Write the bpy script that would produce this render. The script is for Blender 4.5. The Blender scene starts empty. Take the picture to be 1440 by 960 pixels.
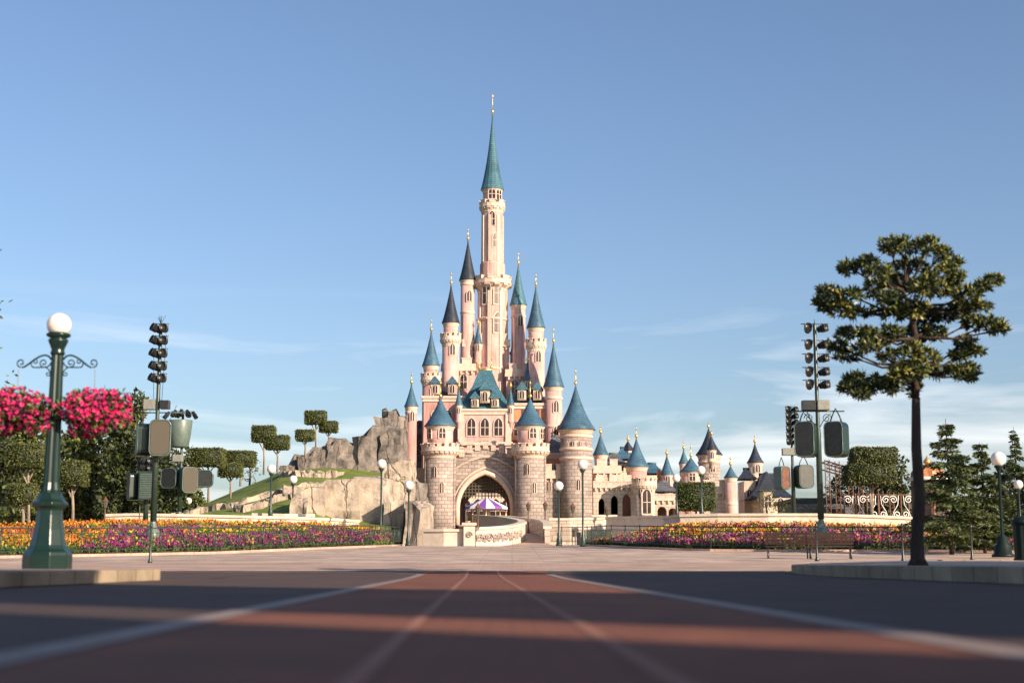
import bpy, math, random
import numpy as np
from mathutils import Vector, Matrix
random.seed(7); RNG = np.random.default_rng(7)
sc = bpy.context.scene
C = bpy.context.collection
R = math.radians
PI = math.pi
# ------------------------------------------------------------------ camera
F = 2000.0; HOR = 793.0; EYE = 0.3
PITCH = math.atan((HOR-480)/F)
cam_d = bpy.data.cameras.new('camera'); cam = bpy.data.objects.new('camera', cam_d); C.objects.link(cam)
cam.location = (0, 0, EYE); cam.rotation_euler = (PI/2+PITCH, 0, 0)
cam_d.lens = 50; cam_d.sensor_width = 36; cam_d.clip_start = .05; cam_d.clip_end = 6000
cam_d.dof.use_dof = True; cam_d.dof.focus_distance = 120; cam_d.dof.aperture_fstop = 1.1
sc.camera = cam
cP, sP = math.cos(PITCH), math.sin(PITCH)
def at(px, py, Y):
    "real point at depth Y seen at photo pixel px, py"
    u = (px-720)/F; v = (480-py)/F
    t = Y/(cP-v*sP)
    return Vector((u*t, Y, EYE+t*(sP+v*cP)))
def mpp(Y, py=700):
    v = (480-py)/F
    return Y/(cP-v*sP)/F
PROF = [(-500,0),(32,0),(38,.05),(45,.25),(52,.47),(60,.65),(66,.84),(72,1.05),(79,1.28),(88,1.42),(100,1.65),(130,2.0),(200,2.2),(3000,2.2)]
def gz(y):
    for (a, za), (b, zb) in zip(PROF, PROF[1:]):
        if y <= b: return za+(zb-za)*(y-a)/(b-a)
    return 2.2
def d_for(py):
    "depth at which the ground shows at row py"
    best = 60; e = 1e9
    y = 42
    while y < 95:
        z = gz(y); k = abs(HOR-(z-EYE)/y*F - py)
        if k < e: e, best = k, y
        y += .5
    return best

# ------------------------------------------------------------------ materials
M = {}
def nt(name):
    m = bpy.data.materials.new(name); m.use_nodes = True
    n = m.node_tree.nodes; l = m.node_tree.links
    b = n['Principled BSDF']; M[name] = m
    return m, n, l, b
def noise_col(name, cols, scale=3, rough=.8, detail=6, bump=0, bscale=None, metallic=0, coord='Object', spec=.5, stretch=(1,1,1)):
    m, n, l, b = nt(name)
    tc = n.new('ShaderNodeTexCoord'); mp = n.new('ShaderNodeMapping'); mp.inputs['Scale'].default_value = stretch
    l.new(tc.outputs[coord], mp.inputs['Vector'])
    nz = n.new('ShaderNodeTexNoise'); nz.inputs['Scale'].default_value = scale; nz.inputs['Detail'].default_value = detail
    l.new(mp.outputs[0], nz.inputs['Vector'])
    rp = n.new('ShaderNodeValToRGB'); l.new(nz.outputs['Fac'], rp.inputs[0])
    k = len(cols); el = rp.color_ramp.elements
    el[0].position = .3; el[0].color = (*cols[0], 1); el[1].position = .7; el[1].color = (*cols[-1], 1)
    for i in range(1, k-1):
        e = el.new(.3+.4*i/(k-1)); e.color = (*cols[i], 1)
    l.new(rp.outputs[0], b.inputs['Base Color'])
    b.inputs['Roughness'].default_value = rough; b.inputs['Metallic'].default_value = metallic
    b.inputs['Specular IOR Level'].default_value = spec
    if bump:
        nb = n.new('ShaderNodeTexNoise'); nb.inputs['Scale'].default_value = bscale or scale*4; nb.inputs['Detail'].default_value = 8
        l.new(mp.outputs[0], nb.inputs['Vector'])
        bp = n.new('ShaderNodeBump'); bp.inputs['Strength'].default_value = bump; bp.inputs['Distance'].default_value = .1
        l.new(nb.outputs['Fac'], bp.inputs['Height']); l.new(bp.outputs[0], b.inputs['Normal'])
    return m
def brick_mat(name, c1, c2, mortar, bw, rh, ms=.02, rough=.85, coord='UV', bump=.5, var=.35, scale=1, offset=.5):
    m, n, l, b = nt(name)
    tc = n.new('ShaderNodeTexCoord')
    bk = n.new('ShaderNodeTexBrick'); bk.inputs['Color1'].default_value = (*c1, 1); bk.inputs['Color2'].default_value = (*c2, 1)
    bk.inputs['Mortar'].default_value = (*mortar, 1); bk.inputs['Scale'].default_value = scale
    bk.inputs['Brick Width'].default_value = bw; bk.inputs['Row Height'].default_value = rh; bk.inputs['Mortar Size'].default_value = ms
    bk.inputs['Mortar Smooth'].default_value = .3; bk.offset = offset
    l.new(tc.outputs[coord], bk.inputs['Vector'])
    nz = n.new('ShaderNodeTexNoise'); nz.inputs['Scale'].default_value = .5; nz.inputs['Detail'].default_value = 9; nz.inputs['Roughness'].default_value = .65
    l.new(tc.outputs['Object'], nz.inputs['Vector'])
    mr = n.new('ShaderNodeMapRange'); mr.inputs[1].default_value = .3; mr.inputs[2].default_value = .7
    mr.inputs[3].default_value = 1-var; mr.inputs[4].default_value = 1+var*.4
    l.new(nz.outputs['Fac'], mr.inputs[0])
    mx = n.new('ShaderNodeMix'); mx.data_type = 'RGBA'; mx.blend_type = 'MULTIPLY'; mx.inputs[0].default_value = 1
    l.new(bk.outputs['Color'], mx.inputs[6]); l.new(mr.outputs[0], mx.inputs[7])
    l.new(mx.outputs[2], b.inputs['Base Color']); b.inputs['Roughness'].default_value = rough; b.inputs['Specular IOR Level'].default_value = .25
    bp = n.new('ShaderNodeBump'); bp.inputs['Strength'].default_value = bump; bp.inputs['Distance'].default_value = .04; bp.invert = True
    l.new(bk.outputs['Fac'], bp.inputs['Height']); l.new(bp.outputs[0], b.inputs['Normal'])
    return m
brick_mat('stone', (.46,.37,.325), (.31,.25,.225), (.19,.15,.135), .62, .36, .03)
brick_mat('pale_stone', (.66,.53,.44), (.54,.43,.36), (.32,.26,.22), .7, .4, .025)
brick_mat('grey_stone', (.30,.24,.22), (.24,.19,.18), (.15,.12,.11), .5, .3, .03)
brick_mat('roof_blue', (.075,.165,.25), (.055,.125,.20), (.03,.08,.12), .35, .24, .03, rough=.45, var=.45)
brick_mat('roof_teal', (.085,.205,.26), (.06,.15,.215), (.03,.10,.14), .35, .24, .03, rough=.45, var=.4)
brick_mat('roof_slate', (.045,.055,.085), (.03,.04,.06), (.015,.02,.03), .35, .24, .03, rough=.5, var=.4)
brick_mat('roof_grey', (.16,.17,.18), (.12,.13,.15), (.06,.06,.07), .4, .25, .03, rough=.6)
def plaster(name, c1, c2):
    m = noise_col(name, [c1, c2], 1.0, .85, 9, .12); n = m.node_tree.nodes; l = m.node_tree.links; b = n['Principled BSDF']
    src = b.inputs['Base Color'].links[0].from_socket
    tc = n.new('ShaderNodeTexCoord'); mp = n.new('ShaderNodeMapping'); mp.inputs['Scale'].default_value = (2.2,2.2,.22); l.new(tc.outputs['Object'], mp.inputs['Vector'])
    nz = n.new('ShaderNodeTexNoise'); nz.inputs['Scale'].default_value = 1.2; nz.inputs['Detail'].default_value = 9; nz.inputs['Roughness'].default_value = .7; l.new(mp.outputs[0], nz.inputs['Vector'])
    mr = n.new('ShaderNodeMapRange'); mr.inputs[1].default_value = .36; mr.inputs[2].default_value = .56; mr.inputs[3].default_value = .62; mr.inputs[4].default_value = 1; l.new(nz.outputs['Fac'], mr.inputs[0])
    mx = n.new('ShaderNodeMix'); mx.data_type = 'RGBA'; mx.blend_type = 'MULTIPLY'; mx.inputs[0].default_value = 1
    l.new(src, mx.inputs[6]); l.new(mr.outputs[0], mx.inputs[7]); l.new(mx.outputs[2], b.inputs['Base Color'])
plaster('plaster_pink', (.58,.335,.295), (.68,.435,.385))
plaster('plaster_rose', (.46,.23,.20), (.58,.32,.28))
plaster('plaster_orange', (.52,.22,.12), (.62,.30,.16))
plaster('plaster_cream', (.52,.42,.33), (.64,.53,.42))
noise_col('trim', [(.54,.40,.33),(.66,.51,.42)], 3, .75, 8, .1)
noise_col('gold', [(.75,.45,.12),(.90,.62,.22)], 4, .35, 3, metallic=.85)
noise_col('window_dark', [(.015,.013,.015),(.05,.03,.03)], 3, .2)
noise_col('white_paint', [(.72,.70,.66),(.80,.78,.74)], 3, .5)
noise_col('cream_wall', [(.52,.43,.34),(.66,.56,.46)], 2, .8, 8, .15)
noise_col('grass_mat', [(.085,.125,.012),(.14,.19,.022),(.19,.22,.035)], .9, .95, 10, .6, 30)
noise_col('soil', [(.03,.02,.014),(.06,.04,.025)], 4, .95, 8, .6)
noise_col('leaf_dark', [(.012,.020,.006),(.028,.040,.011)], 8, .65)
noise_col('leaf_mid', [(.040,.060,.010),(.085,.105,.018)], 8, .6)
noise_col('leaf_olive', [(.10,.125,.022),(.16,.18,.035)], 8, .45)
noise_col('leaf_gold_lit', [(.26,.23,.055),(.38,.33,.09)], 8, .45)
noise_col('leaf_box', [(.055,.068,.014),(.10,.11,.024)], 8, .6)
noise_col('leaf_fir', [(.045,.070,.022),(.085,.115,.035)], 8, .6)
noise_col('bark', [(.030,.020,.015),(.080,.052,.036)], 6, .9, 8, .8, 20, stretch=(1,1,.25))
noise_col('bark_pale', [(.22,.17,.13),(.34,.27,.21)], 6, .9, 8, .5, 20, stretch=(1,1,.25))
noise_col('green_paint', [(.006,.020,.016),(.009,.028,.022)], 5, .28, spec=.45)
noise_col('dark_green_paint', [(.005,.012,.010),(.008,.018,.015)], 5, .5, spec=.25)
noise_col('rail_mat', [(.28,.12,.08),(.34,.16,.11)], 5, .8, spec=.2)
noise_col('green_grey_paint', [(.020,.038,.030),(.034,.054,.042)], 5, .35)
noise_col('light_green_paint', [(.09,.125,.105),(.13,.17,.145)], 5, .4)
noise_col('black_paint', [(.012,.014,.014),(.028,.030,.030)], 5, .35)
noise_col('tan_grille', [(.055,.048,.034),(.095,.082,.058)], 60, .8)
noise_col('grey_case', [(.16,.165,.145),(.24,.24,.21)], 8, .6)
noise_col('wood', [(.028,.014,.010),(.055,.028,.018)], 8, .5, stretch=(.2,1,1))
noise_col('copper', [(.42,.15,.06),(.60,.26,.12)], 5, .5, metallic=.2)
noise_col('rust', [(.09,.038,.022),(.19,.085,.05)], 5, .6)
noise_col('line_stone', [(.20,.15,.125),(.30,.225,.19)], 3, .7)
brick_mat('kerb_stone', (.40,.31,.21), (.33,.255,.175), (.10,.08,.06), 1.15, 7.0, .018, var=.55)
noise_col('fl_pink', [(.50,.008,.085),(.76,.03,.19)], 25, .6)
noise_col('fl_magenta', [(.18,.008,.09),(.36,.02,.17)], 12, .6)
noise_col('fl_violet', [(.14,.01,.10),(.26,.03,.18)], 12, .6)
noise_col('fl_orange', [(.42,.085,.006),(.58,.19,.010)], 12, .6)
noise_col('fl_yellow', [(.42,.25,.010),(.55,.37,.02)], 12, .6)
noise_col('fl_red', [(.42,.02,.02),(.60,.06,.03)], 12, .6)
noise_col('leaf_fresh', [(.05,.10,.014),(.10,.16,.025)], 12, .6)
noise_col('purple_cloth', [(.16,.05,.28),(.22,.08,.36)], 5, .7)
noise_col('shop_brick', [(.32,.16,.11),(.42,.24,.17)], 4, .9)
noise_col('lens', [(.02,.02,.025),(.04,.04,.05)], 5, .08)
def opal():
    m, n, l, b = nt('opal_glass')
    b.inputs['Base Color'].default_value = (.82,.74,.68,1); b.inputs['Roughness'].default_value = .18
    b.inputs['Subsurface Weight'].default_value = .6; b.inputs['Subsurface Radius'].default_value = (.2,.15,.1); b.inputs['Subsurface Scale'].default_value = .3
opal()
def rockmat(name, c0, c1, c2):
    m, n, l, b = nt(name)
    tc = n.new('ShaderNodeTexCoord')
    mp = n.new('ShaderNodeMapping'); mp.inputs['Scale'].default_value = (1,1,.13)
    nd = n.new('ShaderNodeTexNoise'); nd.inputs['Scale'].default_value = .5; nd.inputs['Detail'].default_value = 4
    add = n.new('ShaderNodeVectorMath'); add.operation = 'ADD'
    sc_ = n.new('ShaderNodeVectorMath'); sc_.operation = 'SCALE'; sc_.inputs[3].default_value = 1.6
    l.new(tc.outputs['Object'], nd.inputs['Vector']); l.new(nd.outputs['Color'], sc_.inputs[0])
    l.new(tc.outputs['Object'], add.inputs[0]); l.new(sc_.outputs[0], add.inputs[1]); l.new(add.outputs[0], mp.inputs['Vector'])
    vo = n.new('ShaderNodeTexVoronoi'); vo.feature = 'DISTANCE_TO_EDGE'; vo.inputs['Scale'].default_value = .55
    l.new(mp.outputs[0], vo.inputs['Vector'])
    nz = n.new('ShaderNodeTexNoise'); nz.inputs['Scale'].default_value = .7; nz.inputs['Detail'].default_value = 10; nz.inputs['Roughness'].default_value = .7
    l.new(tc.outputs['Object'], nz.inputs['Vector'])
    rp = n.new('ShaderNodeValToRGB'); el = rp.color_ramp.elements
    el[0].position = .36; el[0].color = (*c0,1); el[1].position = .64; el[1].color = (*c2,1)
    e = el.new(.47); e.color = (*c1,1)
    l.new(nz.outputs['Fac'], rp.inputs[0])
    mr = n.new('ShaderNodeMapRange'); mr.inputs[1].default_value = .0; mr.inputs[2].default_value = .03; mr.inputs[3].default_value = .62; mr.inputs[4].default_value = 1
    l.new(vo.outputs['Distance'], mr.inputs[0])
    mx = n.new('ShaderNodeMix'); mx.data_type = 'RGBA'; mx.blend_type = 'MULTIPLY'; mx.inputs[0].default_value = 1
    l.new(rp.outputs[0], mx.inputs[6]); l.new(mr.outputs[0], mx.inputs[7]); l.new(mx.outputs[2], b.inputs['Base Color'])
    b.inputs['Roughness'].default_value = .9
    bp = n.new('ShaderNodeBump'); bp.inputs['Strength'].default_value = .8; bp.inputs['Distance'].default_value = .3
    ad = n.new('ShaderNodeMath'); ad.operation = 'ADD'; l.new(mr.outputs[0], ad.inputs[0]); l.new(nz.outputs['Fac'], ad.inputs[1])
    l.new(ad.outputs[0], bp.inputs['Height']); l.new(bp.outputs[0], b.inputs['Normal'])
rockmat('rock_mat', (.17,.135,.11), (.36,.29,.23), (.50,.41,.32))
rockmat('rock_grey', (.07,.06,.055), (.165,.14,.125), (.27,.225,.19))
brick_mat('road_red', (.27,.095,.050), (.19,.066,.038), (.10,.045,.032), .22, .075, .006, rough=.85, coord='Object', bump=.3)
brick_mat('road_grey', (.115,.070,.055), (.080,.050,.042), (.045,.03,.026), .22, .11, .006, rough=.85, coord='Object', bump=.3)
brick_mat('paving', (.56,.42,.33), (.50,.37,.29), (.38,.28,.22), 1.1, 1.1, .015, rough=.75, coord='Object', bump=.2, offset=0, var=.5)
brick_mat('paving_pink', (.52,.36,.28), (.45,.31,.24), (.34,.23,.18), .6, .3, .01, rough=.75, coord='Object', bump=.2)

# ------------------------------------------------------------------ mesh builder
class MB:
    def __init__(s): s.v = []; s.f = []; s.uv = []; s.mi = []; s.sm = []; s.m = 0
    def add(s, vs, fs, uvs=None, smooth=False):
        b = len(s.v); s.v += [Vector(p) for p in vs]
        for i, f in enumerate(fs):
            s.f.append([b+k for k in f]); s.uv.append(uvs[i] if uvs else None); s.mi.append(s.m); s.sm.append(smooth)
        return s
    def box(s, x0, x1, y0, y1, z0, z1, M4=None):
        vs = [Vector(p) for p in [(x0,y0,z0),(x1,y0,z0),(x1,y1,z0),(x0,y1,z0),(x0,y0,z1),(x1,y0,z1),(x1,y1,z1),(x0,y1,z1)]]
        if M4 is not None: vs = [M4 @ p for p in vs]
        return s.add(vs, [(3,2,1,0),(4,5,6,7),(0,1,5,4),(1,2,6,5),(2,3,7,6),(3,0,4,7)])
    def cbox(s, c, size, M4=None, rz=0):
        T = Matrix.Translation(c) @ Matrix.Rotation(rz, 4, 'Z')
        if M4 is not None: T = Matrix.Translation(c) @ M4
        a, b, h = size[0]/2, size[1]/2, size[2]/2
        return s.box(-a, a, -b, b, -h, h, T)
    def lathe(s, prof, cx=0, cy=0, n=24, smooth=True, M4=None, a0=0, flute=0, uvs=1):
        vs = []; fs = []; uv = []
        rm = max(r for r, z in prof)
        L = 0; Ls = [0]
        for (r, z), (r2, z2) in zip(prof, prof[1:]): L += math.hypot(r2-r, z2-z); Ls.append(L)
        for j, (r, z) in enumerate(prof):
            for i in range(n):
                a = a0+2*PI*i/n; q = r*(1-flute*(i % 2))
                p = Vector((cx+q*math.cos(a), cy+q*math.sin(a), z)); vs.append(M4 @ p if M4 is not None else p)
        k = len(prof)
        for j in range(k-1):
            for i in range(n):
                i2 = (i+1) % n
                fs.append((j*n+i, j*n+i2, (j+1)*n+i2, (j+1)*n+i))
                u0 = 2*PI*i/n*rm; u1 = 2*PI*(i+1)/n*rm
                uv.append([(u0,Ls[j]),(u1,Ls[j]),(u1,Ls[j+1]),(u0,Ls[j+1])])
        s.add(vs, fs, uv, smooth)
        b = len(s.v)-len(vs)
        if prof[0][0] > 1e-4: s.f.append([b+i for i in range(n)][::-1]); s.uv.append(None); s.mi.append(s.m); s.sm.append(False)
        if prof[-1][0] > 1e-4: s.f.append([b+(k-1)*n+i for i in range(n)]); s.uv.append(None); s.mi.append(s.m); s.sm.append(False)
        return s
    def ball(s, c, r, n=20, m=12, sq=(1,1,1)):
        vs = []; fs = []
        for j in range(m+1):
            t = PI*j/m
            for i in range(n):
                a = 2*PI*i/n
                vs.append(Vector(c)+Vector((r*sq[0]*math.sin(t)*math.cos(a), r*sq[1]*math.sin(t)*math.sin(a), -r*sq[2]*math.cos(t))))
        for j in range(m):
            for i in range(n): fs.append((j*n+i, j*n+(i+1) % n, (j+1)*n+(i+1) % n, (j+1)*n+i))
        return s.add(vs, fs, None, True)
    def tube(s, pts, r, n=8, smooth=True):
        pts = [Vector(p) for p in pts]; rs = r if isinstance(r, (list, tuple)) else [r]*len(pts)
        vs = []; fs = []; up = None
        for i, p in enumerate(pts):
            d = (pts[min(i+1, len(pts)-1)]-pts[max(i-1, 0)]).normalized()
            if up is None: up = Vector((0,0,1)) if abs(d.z) < .9 else Vector((1,0,0))
            a = d.cross(up)
            if a.length < 1e-4: a = d.orthogonal()
            a.normalize(); b = a.cross(d).normalized(); up = b
            for k in range(n):
                t = 2*PI*k/n; vs.append(p+rs[i]*(math.cos(t)*a+math.sin(t)*b))
        for i in range(len(pts)-1):
            for k in range(n): fs.append((i*n+k, i*n+(k+1) % n, (i+1)*n+(k+1) % n, (i+1)*n+k))
        fs.append(list(range(n))[::-1]); fs.append([(len(pts)-1)*n+k for k in range(n)])
        return s.add(vs, fs, None, smooth)
    def sweep_wall(s, pts, w, h0, h1):
        "vertical wall following a ground polyline: pts are 3-D bases"
        vs = []; fs = []; n = len(pts)
        for i, p in enumerate(pts):
            a = pts[max(i-1,0)]; b = pts[min(i+1,n-1)]
            t = Vector((b[0]-a[0], b[1]-a[1], 0)).normalized(); q = Vector((-t.y, t.x, 0))*w/2
            P = Vector(p)
            vs += [P-q+Vector((0,0,h0)), P+q+Vector((0,0,h0)), P+q+Vector((0,0,h1)), P-q+Vector((0,0,h1))]
        for i in range(n-1):
            b = i*4
            for k in range(4): fs.append((b+k, b+4+k, b+4+(k+1) % 4, b+(k+1) % 4))
        fs += [(0,1,2,3), ((n-1)*4+3,(n-1)*4+2,(n-1)*4+1,(n-1)*4)]
        return s.add(vs, fs)
    def extrude_xz(s, poly, y0, y1, M4=None):
        n = len(poly)
        vs = [Vector((x,y0,z)) for x, z in poly]+[Vector((x,y1,z)) for x, z in poly]
        if M4 is not None: vs = [M4 @ p for p in vs]
        return s.add(vs, [list(range(n)), list(range(n,2*n))[::-1]]+[(i,i+n,(i+1) % n+n,(i+1) % n) for i in range(n)])
    def build(s, name, mats, parent=None, org=(0,0,0), bevel=0):
        me = bpy.data.meshes.new(name); o3 = Vector(org)
        me.from_pydata([tuple(p-o3) for p in s.v], [], s.f)
        for m in (mats if isinstance(mats, (list, tuple)) else [mats]): me.materials.append(M[m])
        me.polygons.foreach_set('material_index', s.mi); me.polygons.foreach_set('use_smooth', s.sm)
        ul = me.uv_layers.new(name='UVMap'); data = []
        for p, uv in zip(me.polygons, s.uv):
            if uv: data += [c for q in uv for c in q]
            else:
                nn = p.normal
                for vi in p.vertices:
                    q = s.v[vi]
                    if abs(nn.z) > .8: data += [q.x, q.y]
                    else:
                        h = math.hypot(nn.x, nn.y) or 1; data += [(-nn.y*q.x+nn.x*q.y)/h, q.z]
        ul.data.foreach_set('uv', data)
        o = bpy.data.objects.new(name, me); C.objects.link(o)
        if parent is not None: o.parent = parent
        else: o.location = o3
        if bevel:
            b = o.modifiers.new('bevel', 'BEVEL'); b.width = bevel; b.segments = 2; b.limit_method = 'ANGLE'
        return o
def tag(o, label=None, cat=None, group=None, kind=None):
    if label: o['label'] = label
    if cat: o['category'] = cat
    if group: o['group'] = group
    if kind: o['kind'] = kind
    return o
def thing(name, loc, label, cat, group=None):
    o = bpy.data.objects.new(name, None); C.objects.link(o); o.location = loc; o.empty_display_size = .3
    return tag(o, label, cat, group)
def struct(o): o['kind'] = 'structure'; return o
def copy_tree(o, parent=None):
    c = o.copy(); C.objects.link(c)
    if parent is not None: c.parent = parent
    for ch in list(o.children): copy_tree(ch, c)
    return c

# ------------------------------------------------------------------ leaves (numpy quads)
def leaf_mesh(name, pos, dirs, length, width, mats, mi=None, parent=None, org=(0,0,0), extra=None, jitter=.35):
    n = len(pos)
    d = dirs/np.linalg.norm(dirs, axis=1, keepdims=True)
    rnd = RNG.normal(size=(n,3)); a = np.cross(d, rnd); a /= (np.linalg.norm(a, axis=1, keepdims=True)+1e-9)
    L = (length*(1+jitter*RNG.uniform(-1,1,n)))[:,None]; W = (width*(1+jitter*RNG.uniform(-1,1,n)))[:,None]
    p0 = pos; p1 = pos+d*L*.5+a*W*.5; p2 = pos+d*L; p3 = pos+d*L*.5-a*W*.5
    V = np.stack([p0,p1,p2,p3], 1).reshape(-1,3)-np.array(org)
    Fc = np.arange(4*n).reshape(n,4)
    mi = np.zeros(n, int) if mi is None else mi
    ev, ef = (np.zeros((0,3)), [])
    if extra is not None:
        ev = np.array([tuple(p) for p in extra.v])-np.array(org); ef = [[k+4*n for k in f] for f in extra.f]
    me = bpy.data.meshes.new(name)
    nl = 4*n+sum(len(f) for f in ef); nf = n+len(ef)
    me.vertices.add(4*n+len(ev)); me.vertices.foreach_set('co', np.concatenate([V, ev]).astype(np.float32).ravel())
    me.loops.add(nl); me.loops.foreach_set('vertex_index', np.concatenate([Fc.ravel()]+[np.array(f) for f in ef]).astype(np.int32))
    tot = np.array([4]*n+[len(f) for f in ef]); st = np.concatenate([[0], np.cumsum(tot)[:-1]])
    me.polygons.add(nf); me.polygons.foreach_set('loop_start', st.astype(np.int32)); me.polygons.foreach_set('loop_total', tot.astype(np.int32))
    me.polygons.foreach_set('material_index', np.concatenate([mi, np.array(extra.mi if extra is not None else [], int)]).astype(np.int32))
    me.update(calc_edges=True); me.validate()
    for m in mats: me.materials.append(M[m])
    o = bpy.data.objects.new(name, me); C.objects.link(o)
    if parent is not None: o.parent = parent
    else: o.location = org
    return o
def ell_points(clumps, dens):
    "clumps: (c, (rx,ry,rz)); returns positions and outward directions, shell weighted"
    P = []; D = []
    for c, r in clumps:
        n = max(8, int(dens*(r[0]*r[2]+r[0]*r[1]+r[1]*r[2])))
        d = RNG.normal(size=(n,3)); d /= np.linalg.norm(d, axis=1, keepdims=True)
        rad = RNG.uniform(.15,1,n)**.45
        P.append(np.array(c)+d*np.array(r)*rad[:,None]); D.append(d+RNG.normal(size=(n,3))*.6)
    return np.concatenate(P), np.concatenate(D)

# ------------------------------------------------------------------ world, sun
SUN_AZ = R(132); SUN_EL = R(21)
w = bpy.data.worlds.new('World'); sc.world = w; w.use_nodes = True
n = w.node_tree.nodes; l = w.node_tree.links
bg = n['Background']; sk = n.new('ShaderNodeTexSky'); sk.sky_type = 'NISHITA'; sk.sun_disc = False
sk.sun_elevation = SUN_EL; sk.sun_rotation = SUN_AZ; sk.altitude = 50; sk.air_density = 1.0; sk.dust_density = 1.7; sk.ozone_density = 2.2
tc = n.new('ShaderNodeTexCoord'); mp = n.new('ShaderNodeMapping'); mp.inputs['Scale'].default_value = (1.6,1.6,13); mp.inputs['Rotation'].default_value = (.0,R(9),.3); mp.inputs['Location'].default_value = (.35,.2,.1)
nz = n.new('ShaderNodeTexNoise'); nz.inputs['Scale'].default_value = 2.2; nz.inputs['Detail'].default_value = 7; nz.inputs['Roughness'].default_value = .55; nz.inputs['Distortion'].default_value = .6
l.new(tc.outputs['Generated'], mp.inputs['Vector']); l.new(mp.outputs[0], nz.inputs['Vector'])
mr = n.new('ShaderNodeMapRange'); mr.inputs[1].default_value = .50; mr.inputs[2].default_value = .74; mr.inputs[3].default_value = 0; mr.inputs[4].default_value = .6
l.new(nz.outputs['Fac'], mr.inputs[0])
sx = n.new('ShaderNodeSeparateXYZ'); l.new(tc.outputs['Generated'], sx.inputs[0])
mh = n.new('ShaderNodeMapRange'); mh.inputs[1].default_value = .19; mh.inputs[2].default_value = .11; l.new(sx.outputs[2], mh.inputs[0])
mm = n.new('ShaderNodeMath'); mm.operation = 'MULTIPLY'; l.new(mr.outputs[0], mm.inputs[0]); l.new(mh.outputs[0], mm.inputs[1])
mx = n.new('ShaderNodeMix'); mx.data_type = 'RGBA'; mx.inputs[7].default_value = (9.5,9.3,9.2,1)
l.new(mm.outputs[0], mx.inputs[0]); l.new(sk.outputs[0], mx.inputs[6]); tn = n.new('ShaderNodeMix'); tn.data_type = 'RGBA'; tn.blend_type = 'MULTIPLY'; tn.inputs[0].default_value = 1; tn.inputs[7].default_value = (1.0,1.02,1.10,1); l.new(sk.outputs[0], tn.inputs[6]); l.new(tn.outputs[2], mx.inputs[6])
l.new(mx.outputs[2], bg.inputs['Color']); bg.inputs['Strength'].default_value = .09
sd = bpy.data.lights.new('sun', 'SUN'); sd.energy = 5.0; sd.angle = R(.5); sd.color = (1,.82,.62)
so = bpy.data.objects.new('sun', sd); C.objects.link(so)
sv = Vector((math.sin(SUN_AZ)*math.cos(SUN_EL), math.cos(SUN_AZ)*math.cos(SUN_EL), math.sin(SUN_EL)))
so.rotation_euler = sv.to_track_quat('Z', 'Y').to_euler()
sc.view_settings.view_transform = 'Standard'; sc.view_settings.look = 'None'; sc.view_settings.exposure = .74; sc.view_settings.gamma = 1
sc.render.engine = 'CYCLES'; sc.cycles.use_denoising = True; sc.cycles.max_bounces = 6

# ------------------------------------------------------------------ ground sheets
def sheet(name, outline_rows, mat, dz=0, step=None):
    "outline_rows: list of (y, x0, x1); follows the ground profile"
    mb = MB(); vs = []; fs = []; nx = 6
    for y, a, b in outline_rows:
        for i in range(nx+1): vs.append((a+(b-a)*i/nx, y, gz(y)+dz))
    for j in range(len(outline_rows)-1):
        for i in range(nx):
            q = j*(nx+1)+i; fs.append((q, q+1, q+nx+2, q+nx+1))
    mb.add(vs, fs); return struct(mb.build(name, mat))
ys = [-400,-60,-10,0,5,10,20,26,32,35,38,41,45,48,52,56,60,63,66,69,72,75,79,83,88,94,100,115,130,165,200,400,900,3000]
sheet('ground', [(y,-1800,1800) for y in ys], 'grass_mat', -.012)
RS = -.0225
def rx(a, y): return a+RS*min(y, 45)
yr = [-60,0,5,10,20,30,32,35,38,40.5]
sheet('street', [(y,-6.45,7.55) for y in yr], 'road_grey', 0)
sheet('side_street', [(y,-46,-6.45) for y in (26.2,30,34,38,40.5)], 'road_grey', 0)
sheet('brick_roadway', [(y,rx(-1.5,y),rx(1.8,y)) for y in yr], 'road_red', .004)
yp = [40.5,42,45,48,52,56,60,63,66,69,72,75,79,83,88,94,100]
sheet('plaza', [(y,-46,46) for y in yp], 'paving', 0)
sheet('plaza_crossing', [(y,-30,30) for y in (41.5,43,45,48)], 'paving_pink', .004)
def strip(name, pts, wd, mat, dz):
    mb = MB(); vs = []
    for i, p in enumerate(pts):
        a = pts[max(i-1,0)]; b = pts[min(i+1,len(pts)-1)]
        t = Vector((b[0]-a[0], b[1]-a[1])).normalized(); q = Vector((-t.y, t.x))*wd/2
        vs += [(p[0]-q.x, p[1]-q.y, gz(p[1]-q.y)+dz), (p[0]+q.x, p[1]+q.y, gz(p[1]+q.y)+dz)]
    mb.add(vs, [(2*i, 2*i+1, 2*i+3, 2*i+2) for i in range(len(pts)-1)][::1])
    o = mb.build(name, mat); return struct(o)
def curl(a, sgn):
    P = [(rx(a,y), y) for y in (-60,0,3,6,10,15,20,26,30,34,36,37)]
    x0, y0 = P[-1]
    for k in range(1,9):
        t = k/8*PI/2; P.append((x0+sgn*2.6*(1-math.cos(t)), y0+2.2*math.sin(t)))
    P.append((x0+sgn*9, y0+2.25))
    return P
strip('road_line', curl(-1.5,-1), .20, 'line_stone', .009)
strip('road_line', curl(1.8,1), .20, 'line_stone', .009)
for a in (-.32,.5): strip('tram_rail', [(rx(a,y),y) for y in (-60,0,3,6,10,15,20,26,30,34,38,40.4)], .06, 'rail_mat', .008)
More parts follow.
